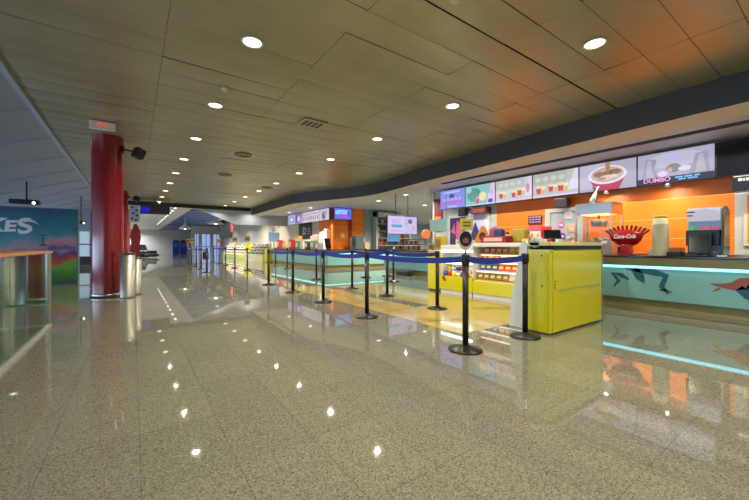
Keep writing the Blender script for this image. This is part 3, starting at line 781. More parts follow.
# service door
o = MB().box(9.27, 9.3, 4.14, 4.84, 0, 2.0).build('door_4', mat('grey_service_door', '#a9b3b4', .35)); struct(o)
MB().box(9.24, 9.3, 4.84, 4.98, 0, 2.1).box(9.24, 9.3, 4.02, 4.14, 0, 2.1).box(9.24, 9.3, 4.14, 4.84, 2.0, 2.1).build('door_frame', mat('pale_door_frame', '#b8bab0', .4), o)
MB().tube([(9.25, 4.76, 1.0), (9.2, 4.76, 1.0), (9.2, 4.66, 1.0)], .012).build('door_handle', STEEL, o)
def flyer(y, z, c, kind, label):
    n = MB(); n.m(0)
    if kind: n.prism([(y + .085*math.cos(q*PI/10), z + .085*math.sin(q*PI/10)) for q in range(20)], 'X', 9.255, 9.268)
    else: n.box(9.255, 9.268, y - .09, y + .09, z - .1, z + .1)
    n.mi = 1; n.box(9.253, 9.255, y - .05, y + .05, z - .03, z + .02)
    tag(n.build('flyer', [K(c, .5), K('#d8c8d0', .5)]), label, 'flyer', 'flyers on the service door')
flyer(4.38, 1.9, '#e4e0dc', 0, 'white sheet at the top of the grey service door')
flyer(4.55, 1.66, '#d05aa8', 1, 'pink round flyer on the grey service door')
flyer(4.52, 1.36, '#7038a0', 1, 'purple round flyer on the grey service door')
flyer(4.3, 1.55, '#c8a070', 0, 'tan flyer on the grey service door below the white sheet')
flyer(4.36, 1.33, '#98a4b4', 1, 'grey round flyer in the middle of the grey service door')
flyer(4.25, 1.22, '#c8884a', 0, 'brownish flyer low on the grey service door')
t = thing('notice_poster', 'small dark purple notice with light lines above the red fridge', 'notice', (9.285, 5.28, 1.72), FACE_AISLE)
n = MB(); n.box(-.2, .2, -.02, 0, 0, .24).m(1)
for k in range(3):
    for j in range(4): n.box(-.17 + j*.09, -.1 + j*.09, -.023, -.02, .04 + k*.07, .075 + k*.07)
n.build('board', [K('#33224a', .4), K('#b890a8', .4)], t)
tag(MB().box(9.27, 9.299, 4.99, 5.08, 1.32, 1.62).box(9.265, 9.27, 5.0, 5.07, 1.45, 1.58).build('wall_note', K('#f0b838', .5)), 'yellow paper note on the orange wall beside the door frame', 'note')
t = thing('drinks_fridge', 'red counter fridge with lit glass door of yellow bottles', 'fridge', (8.5, 4.86, .93), FACE_AISLE)
MB().box(-.2, .2, 0, .5, 0, .68, .01).build('body', K('#d81c2e', .3), t)
MB().box(-.19, .19, -.01, 0, .58, .67).build('header', E('#ff6a78', 1.), t)
MB().box(-.17, .17, -.012, 0, .03, .56).build('lit_interior', E('#f4e4dc', 1.), t)
for k in range(4):
    for r_ in range(2): MB().m(0, True).lathe([(.022, .05 + r_*.26), (.03, .06 + r_*.26), (.03, .18 + r_*.26), (.012, .23 + r_*.26), (.012, .26 + r_*.26)], 10, Matrix.Translation((-.12 + k*.08, -.045, 0))).build('bottle', K(('#e8c820', '#d87818', '#e8d840', '#c8b020')[k], .25), t)
for z in (.05, .31): MB().box(-.17, .17, -.08, 0, z - .012, z).build('shelf', STEEL, t)
n = MB(); n.box(.2, .204, .1, .4, .34, .5).box(.2, .204, .13, .36, .2, .3); n.build('side_print', K('#f07880', .4), t)
t = thing('fridge_table', 'steel work table carrying the red counter fridge', 'table', (8.4, 4.5, 0), 0)
MB().box(0, .7, 0, .8, .88, .929).build('tabletop', STEEL, t)
for a, b in ((.05, .05), (.65, .05), (.05, .75), (.65, .75)): MB().box(a - .025, a + .025, b - .025, b + .025, 0, .88).build('leg', STEEL, t)
# posters beyond the orange wall
t = thing('poster_case', 'white framed double poster case on the pale wall beyond the orange panels', 'poster', (9.29, 7.63, 1.0), FACE_AISLE)
MB().box(-.84, .84, -.08, 0, 0, 1.28, .01).build('frame', WHITE, t)
n = MB(); n.box(-.76, -.06, -.085, -.08, .1, 1.08).m(1).box(.0, .72, -.085, -.08, .06, 1.2).m(2)
n.prism([(-.5, .1), (-.15, .1), (-.2, .8), (-.45, 1.0)], 'Y', -.09, -.085).m(3).prism([(.1, .3), (.34, .9), (.6, .3)], 'Y', -.09, -.085)
n.m(4).prism([(.25, .35), (.45, .35), (.42, .55), (.28, .55)], 'Y', -.094, -.09)
n.m(2).prism([(-.72, .6), (-.55, .9), (-.5, .5)], 'Y', -.09, -.085)
n.build('prints', [K('#4a3878', .4), K('#c4c4da', .4), K('#d86a90', .4), K('#28308c', .4), K('#5a3018', .4)], t)
t = thing('nacho_sign', 'orange triangular nacho-shaped sign standing on the candy counter', 'sign', (6.5, 4.95, 1.17), FACE_AISLE)
MB().prism([(-.2, .0), (.2, .0), (.22, .05), (.04, .38), (-.04, .38), (-.22, .05)], 'Y', 0, .03).build('panel', K('#d88a28', .4), t)
MB().m(0).prism([(.09*math.cos(q*PI/8), .15 + .1*math.sin(q*PI/8)) for q in range(16)], 'Y', -.006, 0).build('print', K('#4a2010', .4), t)
MB().box(-.12, .12, -.06, .09, -.009, .0).build('foot', BLACK, t)
t = thing('banner', 'red and orange hanging banner at the end of the pale wall', 'banner', (9.3, 9.05, 1.65), FACE_AISLE)
MB().box(-.2, .2, -.02, 0, 0, 1.2).build('red_panel', K('#8a1c26', .5), t); MB().box(-.17, .17, -.026, -.02, .08, .55).build('print', K('#d8884a', .4), t)
t = thing('loudspeaker', 'small black loudspeaker below the teal menu screen', 'speaker', (9.1, 7.72, 2.12), FACE_AISLE)
MB().box(-.14, .14, -.08, .08, 0, .24, .015).build('cabinet', BLACK, t); MB().box(-.12, .12, -.084, -.08, .02, .22).build('grille', K('#26262a', .7), t); MB().box(-.02, .02, .08, .195, .175, .23).build('bracket', DARKSTEEL, t)
t = thing('wall_shelf', 'small reddish-brown shelf box below the teal menu screen', 'shelf', (9.15, 7.05, 2.14), FACE_AISLE)
MB().box(-.3, .3, -.12, .15, 0, .2).build('box', K('#5a2a24', .5), t); MB().box(-.22, .22, -.126, -.12, .03, .15).build('print', K('#8a4a38', .4), t)

# ------------------------------------------------------------------ yellow checkout stand
t = thing('checkout_stand', 'glossy yellow checkout stand with black slot at the mouth of the queue', 'stand', (4.16, 2.18, 0))
MB().box(0, 1.44, 0, .29, .025, 1.04, .006).build('body', YELLOW, t)
MB().box(.06, 1.42, -.012, .0, .03, 1.035, .004).build('front_panel', YELLOW, t)
MB().box(.02, 1.44, .0, .29, 1.04, 1.055).box(0, 1.46, -.015, .29, 1.105, 1.15, .004).build('top_rail', mat('pale_yellow_trim', '#d8d088', .4), t)
MB().box(.07, 1.41, -.013, .28, 1.055, 1.105).build('slot', BLACKM, t)
MB().box(1.44, 1.465, -.014, .29, .02, 1.105).build('corner_strip', mat('pale_metal_strip', '#b9bcae', .3, .7), t)
MB().box(.02, 1.44, .02, .29, 0, .025).build('plinth', K('#6a6648', .5), t)
prof = [(.295, .03), (.56, .03), (.50, .5), (.42, .9), (.40, 1.08), (.37, 1.15), (.31, 1.17), (.295, 1.12)]
MB().prism(prof, 'X', -.002, .03).build('end_panel', WHITE, t); MB().prism(prof, 'X', 1.41, 1.44).build('end_panel', WHITE, t)
n = MB()
for k in range(5): n.box(.03, 1.41, .3, .53 - k*.025, .1 + k*.2, .115 + k*.2)
n.box(.03, 1.41, .292, .3, .1, 1.1); n.build('shelf_rack', WHITE, t)
MB().box(.16, 1.36, -.0155, -.012, .545, .552).build('trim_line', mat('pale_metal_strip', '#b9bcae', .3, .7), t)
for z in (.98, .60): MB().prism([(.10 + .012*math.cos(q*PI/5), z + .012*math.sin(q*PI/5)) for q in range(10)], 'X', -.004, 0).build('screw', DARKSTEEL, t)
for z in (.62, .58, .66): MB().prism([(.095 + .012*math.cos(q*PI/5), z + .012*math.sin(q*PI/5)) for q in range(10)], 'Y', -.016, -.012).build('screw', DARKSTEEL, t)
MB().m(0, True).lathe([(.0, -.06), (.065, -.06), (.07, -.05), (.07, .05), (.065, .06), (0, .06)], 24, Matrix.Translation((.06, .2, 1.15)) @ Matrix.Rotation(PI/2, 4, 'Y')).build('rounded_cap', K('#a8aca8', .4), t)
tag(MB().box(-.04, .04, -.03, .03, 0, .05, .01).build('hand_scanner', BLACK, None, (4.36, 2.26, 1.1505)), 'black scanner block on the corner of the yellow checkout stand', 'scanner')
tag(MB().m(0, True).lathe([(0, 0), (.025, 0), (.03, .02), (.02, .035), (0, .04)], 16).build('push_button', RED, None, (4.26, 2.24, 1.1505)), 'red push button on the corner of the yellow checkout stand', 'button')

# ------------------------------------------------------------------ candy shelves
t = thing('candy_display', 'yellow and white lit candy case with round tubs beside the open candy rack', 'display case', (6.0, 4.84, 0))
MB().box(.02, .85, .02, .94, 0, .085).build('plinth', WHITE, t)
MB().box(0, .85, 0, .96, .085, .40, .004).build('front_panel', YELLOW, t)
MB().box(.42, .85, 0, .96, .40, 1.0).box(.04, .42, 0, .02, .40, 1.0).box(.04, .42, .94, .96, .40, 1.0).box(.05, .42, .02, .94, .735, .76).build('cabinet', WHITE, t)
MB().box(.02, .88, 0, .96, 1.0, 1.13, .03).build('top', WHITE, t)
MB().box(.02, .05, .03, .93, .69, .735).box(.02, .05, .03, .93, .955, .999).build('light_strip', E('#fffdf0', 5.), t)
MB().box(.052, .056, .02, .94, .76, .955).build('front_glass', CASEGLASS, t)
n = MB()
for q in ((.12, .2), (.75, .3)):
    for k in range(3): n.box(-.004, 0, q[0] + k*.02, q[0] + .09 + k*.02, q[1] + k*.035 - .02, q[1] + .02 + k*.035)
n.build('red_print', RED, t)
t2 = thing('yellow_endcap', 'plain yellow end cabinet closing the candy case', 'cabinet', (6.0, 5.815, 0))
MB().box(0, .8, 0, .38, .05, .98, .006).build('body', YELLOW, t2); MB().box(.03, .78, .02, .36, 0, .05).build('plinth', K('#5a5640', .5), t2); MB().box(-.01, .82, -.005, .39, .98, 1.0, .004).build('top', WHITE, t2)
rnd = random.Random(11)
TUB = None
for r_ in range(2):
    for k in range(7):
        c = ('#e8d030', '#e8e4dc', '#2858b0', '#c82028')[(k*3 + r_*2) % 4]
        loc = (6.12 + r_*.15, 4.93 + k*.13, .402 + r_*.12)
        o = thing('candy_tub', 'round candy tub in the %s row of the lit candy case' % ('front' if r_ == 0 else 'raised back'), 'candy tub', loc, 0, 'tubs in the candy case, row %d' % (r_ + 1))
        if r_: MB().box(-.06, .06, -.055, .055, -.115, -.0005).build('riser', WHITE, o)
        MB().m(0, True).lathe([(0, 0), (.04, 0), (.056, .03), (.058, .06), (.045, .09), (.04, .095)], 14).build('tub', K(c, .3), o)
        MB().m(0, True).lathe([(.046, .088), (.046, .102), (0, .106)], 14).build('lid', K(('#1c1c20', '#f0f0ea', '#d02028')[k % 3], .3), o)
RB = 2.78
t = thing('candy_display', 'open white candy rack with yellow base panel between the checkout stand and lit case', 'display rack', (6.0, RB, 0))
W_ = 4.83 - RB
MB().box(.02, .85, .0, W_, 0, .09).build('plinth', WHITE, t)
MB().box(0, .85, 0, W_, .09, .36, .004).build('front_panel', YELLOW, t)
MB().box(.5, .85, .02, W_ - .02, .36, 1.08).build('back_panel', K('#b8a03a', .5), t)
MB().box(.84, .86, 0, W_, .36, 1.08).box(.04, .5, 0, .02, .36, 1.08).box(.22, .5, W_ - .012, W_, .36, 1.08).build('cabinet', WHITE, t)
MB().box(.03, .9, 0, W_, 1.08, 1.165, .02).build('worktop', WHITE, t)
SH = ((.02, .37, '#b89828'), (.10, .56, '#d89838'), (.17, .75, '#d8d4cc'), (.24, .915, '#d8c018'))
for i, (dx, z, c) in enumerate(SH):
    MB().box(dx + .02, dx + .04, .03, W_ - .03, z - .02, z).build('light_strip', E('#fff4dc', 2.2), t)
    MB().box(dx, .5, .02, W_ - .02, z, z + .015).box(dx - .012, dx, .02, W_ - .02, z - .005, z + .03).build('shelf', YELLOWD if i in (0, 3) else WHITE, t)
bag_me = {}
def bag(c, c2):
    key = (c, c2)
    root = None
    return key
SB = (('brown', '#8a6a34', '#d8c070', 'crackling brown paper bag'), ('orange', '#e0562a', '#e8c868', 'orange candy bag'), ('red', '#d83a2a', '#e8d8c8', 'red candy bag'), ('striped', '#b83028', '#e4d8cc', 'red-striped carton'))
names = ('lowest shelf of the open candy rack', 'second shelf from the bottom of the open candy rack', 'third shelf from the bottom of the open candy rack', 'top shelf of the open candy rack')
alt = ({5: '#d8d0c0', 6: '#e0d8c8', 7: '#d0c8b8'}, {10: '#2a4a8a', 11: '#3a4a7a', 12: '#2a5a9a'}, {6: '#d8d0d0', 8: '#d8b030', 9: '#d8d0d0', 11: '#d8b030'}, {0: '#d8c018', 1: '#d8c018', 2: '#d8c018', 3: '#d0b818', 6: '#d8c018', 7: '#d0b818', 8: '#d8c018'})
for i, (dx, z, _) in enumerate(SH):
    proto = {}
    for k in range(13):
        col = alt[i].get(k, SB[i][1])
        loc = (6.0 + dx + .1, RB + .11 + k*.152, z + .0155)
        cn = 'brown orange red striped'.split()[i]
        known = col == SB[i][1]
        label = ('%s pack on the %s' % ({'brown': 'brown candy', 'orange': 'orange candy', 'red': 'red candy', 'striped': 'red and white striped'}[cn], names[i])) if known else \
                ('%s pack on the %s' % ({'#d8d0c0': 'cream candy', '#e0d8c8': 'cream candy', '#d0c8b8': 'cream candy', '#2a4a8a': 'blue candy', '#3a4a7a': 'blue candy', '#2a5a9a': 'blue candy', '#d8d0d0': 'white candy', '#38488a': 'navy candy', '#30488a': 'navy candy', '#d8b030': 'yellow candy', '#d8c018': 'yellow candy', '#d0b818': 'yellow candy'}[col], names[i]))
        if col in proto:
            o = dup(proto[col], loc, label=label, group=label + 's')
        else:
            o = thing('candy_pack', label, 'candy pack', loc, 0, label + 's')
            M = Matrix.Rotation(.35, 4, 'Y')
            MB().box(-.022, .022, -.072, .072, 0.008, .148, .012, M).build('bag', K(col, .3), o)
            n = MB(); n.box(-.0235, -.022, -.045, .045, .05, .1, 0, M)
            if i == 3 and known:
                for q in range(4): n.box(-.0238, -.022, -.055 + q*.03, -.042 + q*.03, .015, .115, 0, M)
            n.build('print', K(SB[i][2], .4), o)
            proto[col] = o
# goods standing on the counter top of the rack
ZT = 1.1655
def goods(name, x, y, sx, sy, h, c, label, cat, c2=None, z=ZT, shape='box'):
    t = thing(name, label, cat, (x, y, z))
    if shape == 'box': MB().box(-sx/2, sx/2, -sy/2, sy/2, 0, h, .008).build('body', K(c, .4), t)
    elif shape == 'bag':
        MB().m(0, True).box(-sx/2, sx/2, -sy/2, sy/2, 0, h*.9, min(sx, sy)*.3).build('body', K(c, .45), t)
        MB().box(-.01, .01, -sy*.4, sy*.4, h*.86, h).build('seal', K(c2 or c, .5), t)
    elif shape == 'jar':
        MB().m(0, True).lathe([(0, 0), (sx/2, 0), (sx/2, h*.78), (sx*.38, h*.85)], 16).build('body', K(c, .3), t)
        MB().m(0, True).lathe([(sx*.42, h*.84), (sx*.42, h), (0, h)], 16).build('lid', K(c2 or '#202020', .4), t)
    if c2 and shape == 'box': MB().box(-sx/2 - .004, -sx/2, -sy*.36, sy*.36, h*.25, h*.8).build('print', K(c2, .4), t)
    return t
goods('candy_tray', 6.35, 4.48, .25, .62, .14, '#a01c24', 'long red candy tray with pale print on the rack worktop', 'tray', '#d8b8a0')
goods('snack_bag', 6.6, 4.1, .2, .34, .30, '#b8a83a', 'big olive snack bag at the checkout end of the rack worktop', 'bag', '#d8c858', shape='bag')
for k in range(5):
    goods('dark_lid_jar', 6.78, 4.02 + k*.12, .09, .09, .24, '#d8d4cc', 'white jar with black lid in the row behind the red tray', 'jar', '#1c1c20', shape='jar')['group'] = 'jars behind the red tray'
goods('snack_bag', 6.75, 4.68, .16, .22, .34, '#38487a', 'dark blue snack bag next to the nacho-shaped sign', 'bag', '#8898c8', shape='bag')
goods('snack_bag', 6.85, 4.45 + .45, .12, .18, .42, '#c85a8a', 'pink snack bag behind the dark blue bag', 'bag', '#e8a8c8', z=1.1305, shape='bag')
goods('candy_carton', 6.3, 3.75, .14, .2, .1, '#c83028', 'low red carton at the checkout end of the rack worktop', 'carton', '#e8c850')
goods('candy_carton', 6.2, 3.3, .2, .5, .06, '#e0ddd4', 'flat white carton lying on the rack worktop near the till screen', 'carton', '#c8c4b8')
monitor(6.5, 3.34, ZT, FACE_AISLE + 1.2, 'black till screen on the rack worktop behind the yellow checkout stand', .36, .2)
goods('white_tub', 6.25, 5.35, .16, .2, .12, '#dedad0', 'white carton on top of the lit candy case', 'carton', '#b8b0a0', z=1.1305)

# ------------------------------------------------------------------ things on the set-back counter
t = thing('ball_lamp', 'glowing orange ball lamp on the set-back aqua counter', 'lamp', (8.9, 9.3, .931))
MB().m(0, True).lathe([(.1, 0), (.1, .02), (.02, .03), (.02, .47)], 16).build('stand', K('#3a2a20', .4), t); MB().sphere((0, 0, .62), .17, 20).build('globe', E('#ff7a38', 1.1), t)
t = thing('snack_rack', 'dark wire snack rack on the set-back aqua counter', 'rack', (8.75, 9.55, .931))
n = MB()
for z in (.02, .22, .42): n.box(0, .35, 0, .9, z, z + .02)
for a in (0, .34):
    for b in (0, .89): n.box(a, a + .012, b, b + .012, 0, .6)
n.build('frame', K('#3a2226', .5), t)
for k in range(6):
    for j in range(2):
        goods('snack_pack', 8.9, 9.68 + k*.135, .1, .1, .13, ('#8a2a28', '#c8a888')[(k + j) % 2], ('dark red' if (k + j) % 2 == 0 else 'tan') + ' snack pack in the dark rack on the set-back counter', 'snack pack', z=.9725 + j*.2)['group'] = ('dark red' if (k + j) % 2 == 0 else 'tan') + ' packs in the dark rack'
goods('display_box', 8.85, 8.5, .25, .3, .5, '#d0b42a', 'tall yellow display box on the end of the set-back counter', 'box', '#a87a20', z=.931)
goods('display_box', 8.95, 9.0, .2, .24, .25, '#b8a878', 'tan display box between the yellow box and the orange lamp', 'box', '#8a6a48', z=.931)
t = thing('pale_sign', 'pale teal sign panel hung above the set-back counter', 'sign', (8.8, 8.55, 1.62), FACE_AISLE)
MB().box(-.42, .42, -.02, .02, 0, .42, .008).build('panel', K('#9cc0ba', .4), t)
MB().tube([(-.35, 0, .4), (-.35, 0, 1.49)], .006).tube([(.35, 0, .4), (.35, 0, 1.49)], .006).build('wires', DARKSTEEL, t)
t = thing('roller_case', 'pair of small black cases standing by the set-back counter foot', 'case', (8.36, 9.9, 0))
MB().box(-.12, .12, -.35, .35, .03, .16, .02).box(-.1, .1, -.45, -.38, .02, .1).build('body', K('#26221e', .5), t); MB().box(-.12, .12, -.3, .3, 0.002, .03).build('feet', BLACK, t)

# ------------------------------------------------------------------ merchandise shelving on the grey wall
t = thing('merchandise_shelving', 'tall pale shelving full of dark boxes on the grey-blue wall', 'shelving', (11.0, 15.42, 0))
n = MB(); n.box(0, .12, 0, .36, 0, 3.0).box(2.4, 2.52, 0, .36, 0, 3.0).box(0, 2.52, 0, .36, 2.72, 3.0).box(.12, 2.4, .32, .36, 0, 2.72)
n.build('frame', K('#a8b4ba', .5), t)
MB().box(.2, 2.3, -.01, 0, 2.78, 2.94).build('header_panel', K('#b9c4cc', .5), t)
for k in range(6): MB().box(.12, 2.4, .02, .32, .3 + k*.41, .33 + k*.41).build('shelf', K('#98a4aa', .5), t)
MB().box(.75, 1.7, -.005, .01, 1.35, 2.1).build('blue_poster', K('#5a8ac0', .4), t)
rnd = random.Random(21); cols = ['#3a2a28', '#6a2a22', '#26221f', '#8a4a30', '#2a2a38', '#a8a098', '#7a3a28']
cname = {'#3a2a28': 'dark brown', '#6a2a22': 'dark red', '#26221f': 'black', '#8a4a30': 'rust brown', '#2a2a38': 'navy', '#a8a098': 'grey', '#7a3a28': 'brick red'}
for k in range(6):
    x = .17
    while x < 2.22:
        w = rnd.uniform(.13, .24); h = rnd.uniform(.18, .34); c = rnd.choice(cols)
        if x + w > 2.38: break
        lb = '%s merchandise box on shelf %s of the tall pale shelving' % (cname[c], ('one', 'two', 'three', 'four', 'five', 'six')[k])
        tag(MB().box(0, w - .02, 0, .2, 0, h, .006).build('merchandise_box', K(c, .5), None, (11.0 + x, 15.5, .3305 + k*.41)), lb, 'box', lb)
        x += w + .012

# ------------------------------------------------------------------ far counter goods
monitor(7.62, 14.62, .931, .5, 'black till screen at the corner of the far aqua counter', .42, .5)
goods('drinks_tower', 9.3, 14.66, .45, .4, .68, '#4c585c', 'dark grey drinks tower on the far corner counter', 'drinks machine', '#2c3438', z=.931)
goods('drinks_tower', 9.75, 14.66, .3, .4, .35, '#b89878', 'tan countertop box beside the dark grey drinks tower', 'box', z=.931)
goods('white_cabinet', 8.72, 17.0, .4, .9, 1.9, '#cfcac2', 'tall white cabinet under the far bank of screens, nearer the partition', 'cabinet', '#a8b0b0', z=0)
goods('white_cabinet', 8.72, 18.2, .4, .9, 1.7, '#c0b0a0', 'beige cabinet under the far bank of screens, next to the black menu board', 'cabinet', '#d8703a', z=0)
goods('lit_fridge', 8.45, 16.4, .2, .3, 2.0, '#e8eaf0', 'narrow bright white fridge by the orange partition edge', 'fridge', '#ffffff', z=0)
for k, (y, c, h, lb) in enumerate(((21.3, '#c02820', .55, 'red drinks dispenser at the distant end of the far side counter'), (19.3, '#c42a24', .55, 'red drinks dispenser second from the distant end of the far side counter'),
        (20.4, '#b8a068', .45, 'tan display box between the two red dispensers'), (18.3, '#2a7a5a', .45, 'green display box on the far side counter'), (18.7, '#d0a050', .75, 'orange-yellow box behind the green display box'),
        (17.6, '#d8d4c8', .4, 'white box stack on the far side counter'), (17.0, '#4a3a34', .42, 'dark brown box on the far side counter'), (16.3, '#88a070', .45, 'pale green box on the far side counter'), (15.7, '#c8c0b4', .3, 'cream carton on the far side counter nearest its corner'))):
    goods('counter_box', 7.65 + (.18 if y == 18.7 else 0), y, .25, .4, h, c, lb, 'box', '#e0d8cc', z=.931)
t = thing('menu_board', 'black menu board with a white letter shape under the far screens', 'menu board', (8.98, 20.4, 1.55), FACE_AISLE)
n = MB(); n.box(-1.0, 1.0, -.03, 0, 0, 1.0, .01).m(1).box(-.3, -.18, -.036, -.03, .25, .75)
n.prism([(-.18, .25), (.1, .3), (.2, .5), (.1, .7), (-.18, .75), (-.18, .65), (0, .6), (.07, .5), (0, .4), (-.18, .35)], 'Y', -.036, -.03)
for k in range(3): n.box(.4, .85, -.036, -.03, .3 + k*.15, .35 + k*.15)
n.build('board', [BLACK, K('#d8d4cc', .5)], t)
t = thing('blue_panel_sign', 'pale blue panel sign standing at the distant end of the far side counter', 'sign', (7.5, 22.0, .931), .3)
MB().box(-.4, .4, -.02, .02, .45, 1.05, .01).build('panel', K('#8fb0d8', .4), t); MB().box(-.03, .03, -.02, .02, .02, .45).box(-.15, .15, -.1, .1, 0, .02).build('stand', STEEL, t)
t = thing('partition_sign', 'small yellow square sign on the orange partition', 'sign', (9.05, 15.79, 1.5))
MB().box(-.14, .14, -.02, 0, 0, .3).build('plate', K('#e8b428', .4), t); MB().box(-.08, .08, -.024, -.02, .08, .22).build('print', K('#f0dca0', .4), t)
goods('white_cabinet', 9.8, 15.5, .7, .45, 1.55, '#b8b0a8', 'pale equipment cabinet in front of the orange partition', 'cabinet', z=0)
# red corner column at the orange partition
struct(MB().box(9.45, 9.6, 15.7, 15.8, 0, 3.1).build('trim_5', mat('red_trim', '#9a2018', .4)))
o = MB().box(8.97, 9.0, 16.0, 18.4, 1.2, 3.1).build('trim_6', ORANGE); struct(o)

# far candy stands
t = thing('candy_display', 'far yellow candy stand with lit shelves of red and white packs', 'display rack', (7.0, 27.4, 0))
MB().box(0, .7, 0, 7.6, .06, .42).box(0, .7, -.3, 0, .06, 1.3).build('base_panel', YELLOW, t); MB().box(.03, .7, -.28, 7.6, 0, .06).build('plinth', WHITE, t)
MB().box(.4, .7, 0, 7.6, .42, 1.32).build('back', CREAM, t)
for k in range(4):
    MB().box(.03 + k*.08, .4, 0, 7.6, .44 + k*.22, .46 + k*.22).build('shelf', WHITE, t)
    MB().box(.03 + k*.08, .05 + k*.08, 0, 7.6, .425 + k*.22, .44 + k*.22).build('light_strip', E('#fff6c8', 3.5), t)
for k in range(4):
    for j in range(20):
        c = ('#d85a3a', '#e8d8b8', '#e8b83a')[(k + j) % 3]
        lb = '%s pack on shelf %s of the far yellow candy stand' % (('red', 'cream', 'yellow')[(k + j) % 3], ('one', 'two', 'three', 'four')[k])
        tag(MB().box(-.05, .05, -.15, .15, 0, .13, .02).build('candy_pack', K(c, .4), None, (7.2 + k*.04, 27.6 + j*.37, .4605 + k*.22)), lb, 'candy pack', lb + 's')
t = thing('white_rack', 'far white stepped rack beside the far yellow candy stand', 'display rack', (6.95, 22.9, 0))
MB().box(0, .7, 0, 4.0, 0, .5).build('base_panel', mat('pale_yellow_panel', '#d8d29a', .35), t)
for k in range(4): MB().box(.02 + k*.13, .7, .05, 3.95, .5 + k*.2, .53 + k*.2).build('shelf', WHITE, t)
MB().box(.6, .7, .02, 3.98, .5, 1.3).build('back', CREAM, t)
for k in range(4):
    for j in range(4):
        lb = 'dark carton on shelf %s of the far white rack' % ('one', 'two', 'three', 'four')[k]
        tag(MB().box(-.06, .06, -.18, .18, 0, .1, .01).build('carton', K('#5a4a3c', .5), None, (7.09 + k*.13, 23.4 + j*.95, .5305 + k*.2)), lb, 'carton', lb + 's')
t = thing('yellow_endcap', 'slim yellow end cabinet at the distant end of the far side counter', 'cabinet', (7.1, 22.35, 0))
MB().box(0, .5, 0, .35, .04, .95, .01).build('body', YELLOW, t); MB().box(.03, .47, .02, .33, 0, .04).build('plinth', DARKSTEEL, t)
# hanging dark light-box and reels on the cream wall
t = thing('hanging_lightbox', 'dark hanging lightbox with a red poster above the far yellow candy stand', 'sign', (6.2, 29.5, 1.75))
MB().box(-.45, .45, 0, .9, 0, 1.45, .02).build('casing', K('#0d1116', .4), t); MB().box(.3, .46, -.02, 0, .5, 1.1).build('poster', K('#b02a2e', .4), t); MB().tube([(0, .4, 1.4), (0, .4, 1.77)], .04).build('hanger', DARKSTEEL, t)
for k, (y, z, r) in enumerate(((26.0, 2.98, .22), (27.6, 2.85, .22), (26.6, 2.35, .18), (29.2, 3.05, .2), (25.3, 2.6, .18))):
    t = thing('wall_reel', 'brown round wall ornament, %s of the scattered ones on the cream wall' % WORDS[k], 'ornament', (8.99, y, z), FACE_AISLE, 'round ornaments on the cream wall')
    n = MB(); n.lathe([(r, 0), (r, .02), (0, .02)], 20, Matrix.Rotation(PI/2, 4, 'X')); n.mi = 1
    for q in range(5): n.lathe([(r*.22, .02), (r*.22, .026), (0, .026)], 10, Matrix.Translation((r*.55*math.cos(q*1.257), 0, r*.55*math.sin(q*1.257))) @ Matrix.Rotation(PI/2, 4, 'X'))
    n.build('disc', [K('#a8906a', .6), K('#e0d4bc', .6)], t)

# ------------------------------------------------------------------ floor graphics
DEC = mat('yellow_floor_film', '#a8955a', .1, noise=.3, nscale=60)
def decal(pts, label):
    n = MB(); n.prism(pts, 'Z', .0005, .0025); return tag(n.build('floor_sticker', DEC), label, 'floor sticker', kind=None)
d1 = decal([(3.35, 4.6), (4.15, 4.6), (4.15, 8.6), (3.35, 8.6)], 'narrow yellow floor film on the aisle side of the grey strip')
d2 = decal([(3.35, 2.85), (5.95, 2.85), (5.95, 8.2), (4.48, 8.2), (4.48, 4.58), (3.35, 4.58)], 'large yellow floor film in front of the candy case and rack')
def scribble(parent, x, y, rot, s):
    n = MB(); rnd = random.Random(int(x*100 + y*10))
    M = Matrix.Translation((x, y, 0)) @ Matrix.Rotation(rot, 4, 'Z')
    for rx, ry, w in ((.5, .2, .012), (.38, .11, .01)):
        for q in range(28):
            if (q % 14) in (5, 6): continue
            a0, a1 = q*PI/14, (q + 1)*PI/14
            n.prism([(rx*s*math.cos(a0), ry*s*math.sin(a0)), (rx*s*math.cos(a1), ry*s*math.sin(a1)), ((rx*s - w)*math.cos(a1), (ry*s - w)*math.sin(a1)), ((rx*s - w)*math.cos(a0), (ry*s - w)*math.sin(a0))], 'Z', .0025, .0036, M)
    n.box(-.25*s, .25*s, -.02*s, .02*s, .0025, .0036, 0, M)
    n.build('print', K('#38341c', .4), parent)
scribble(d2, 3.72, 3.55, -.6, .8); scribble(d2, 5.2, 3.7, -.5, .85); scribble(d1, 3.72, 5.5, -.7, .75); scribble(d1, 3.72, 7.3, -.7, .7); scribble(d2, 5.2, 6.2, -.5, .8)

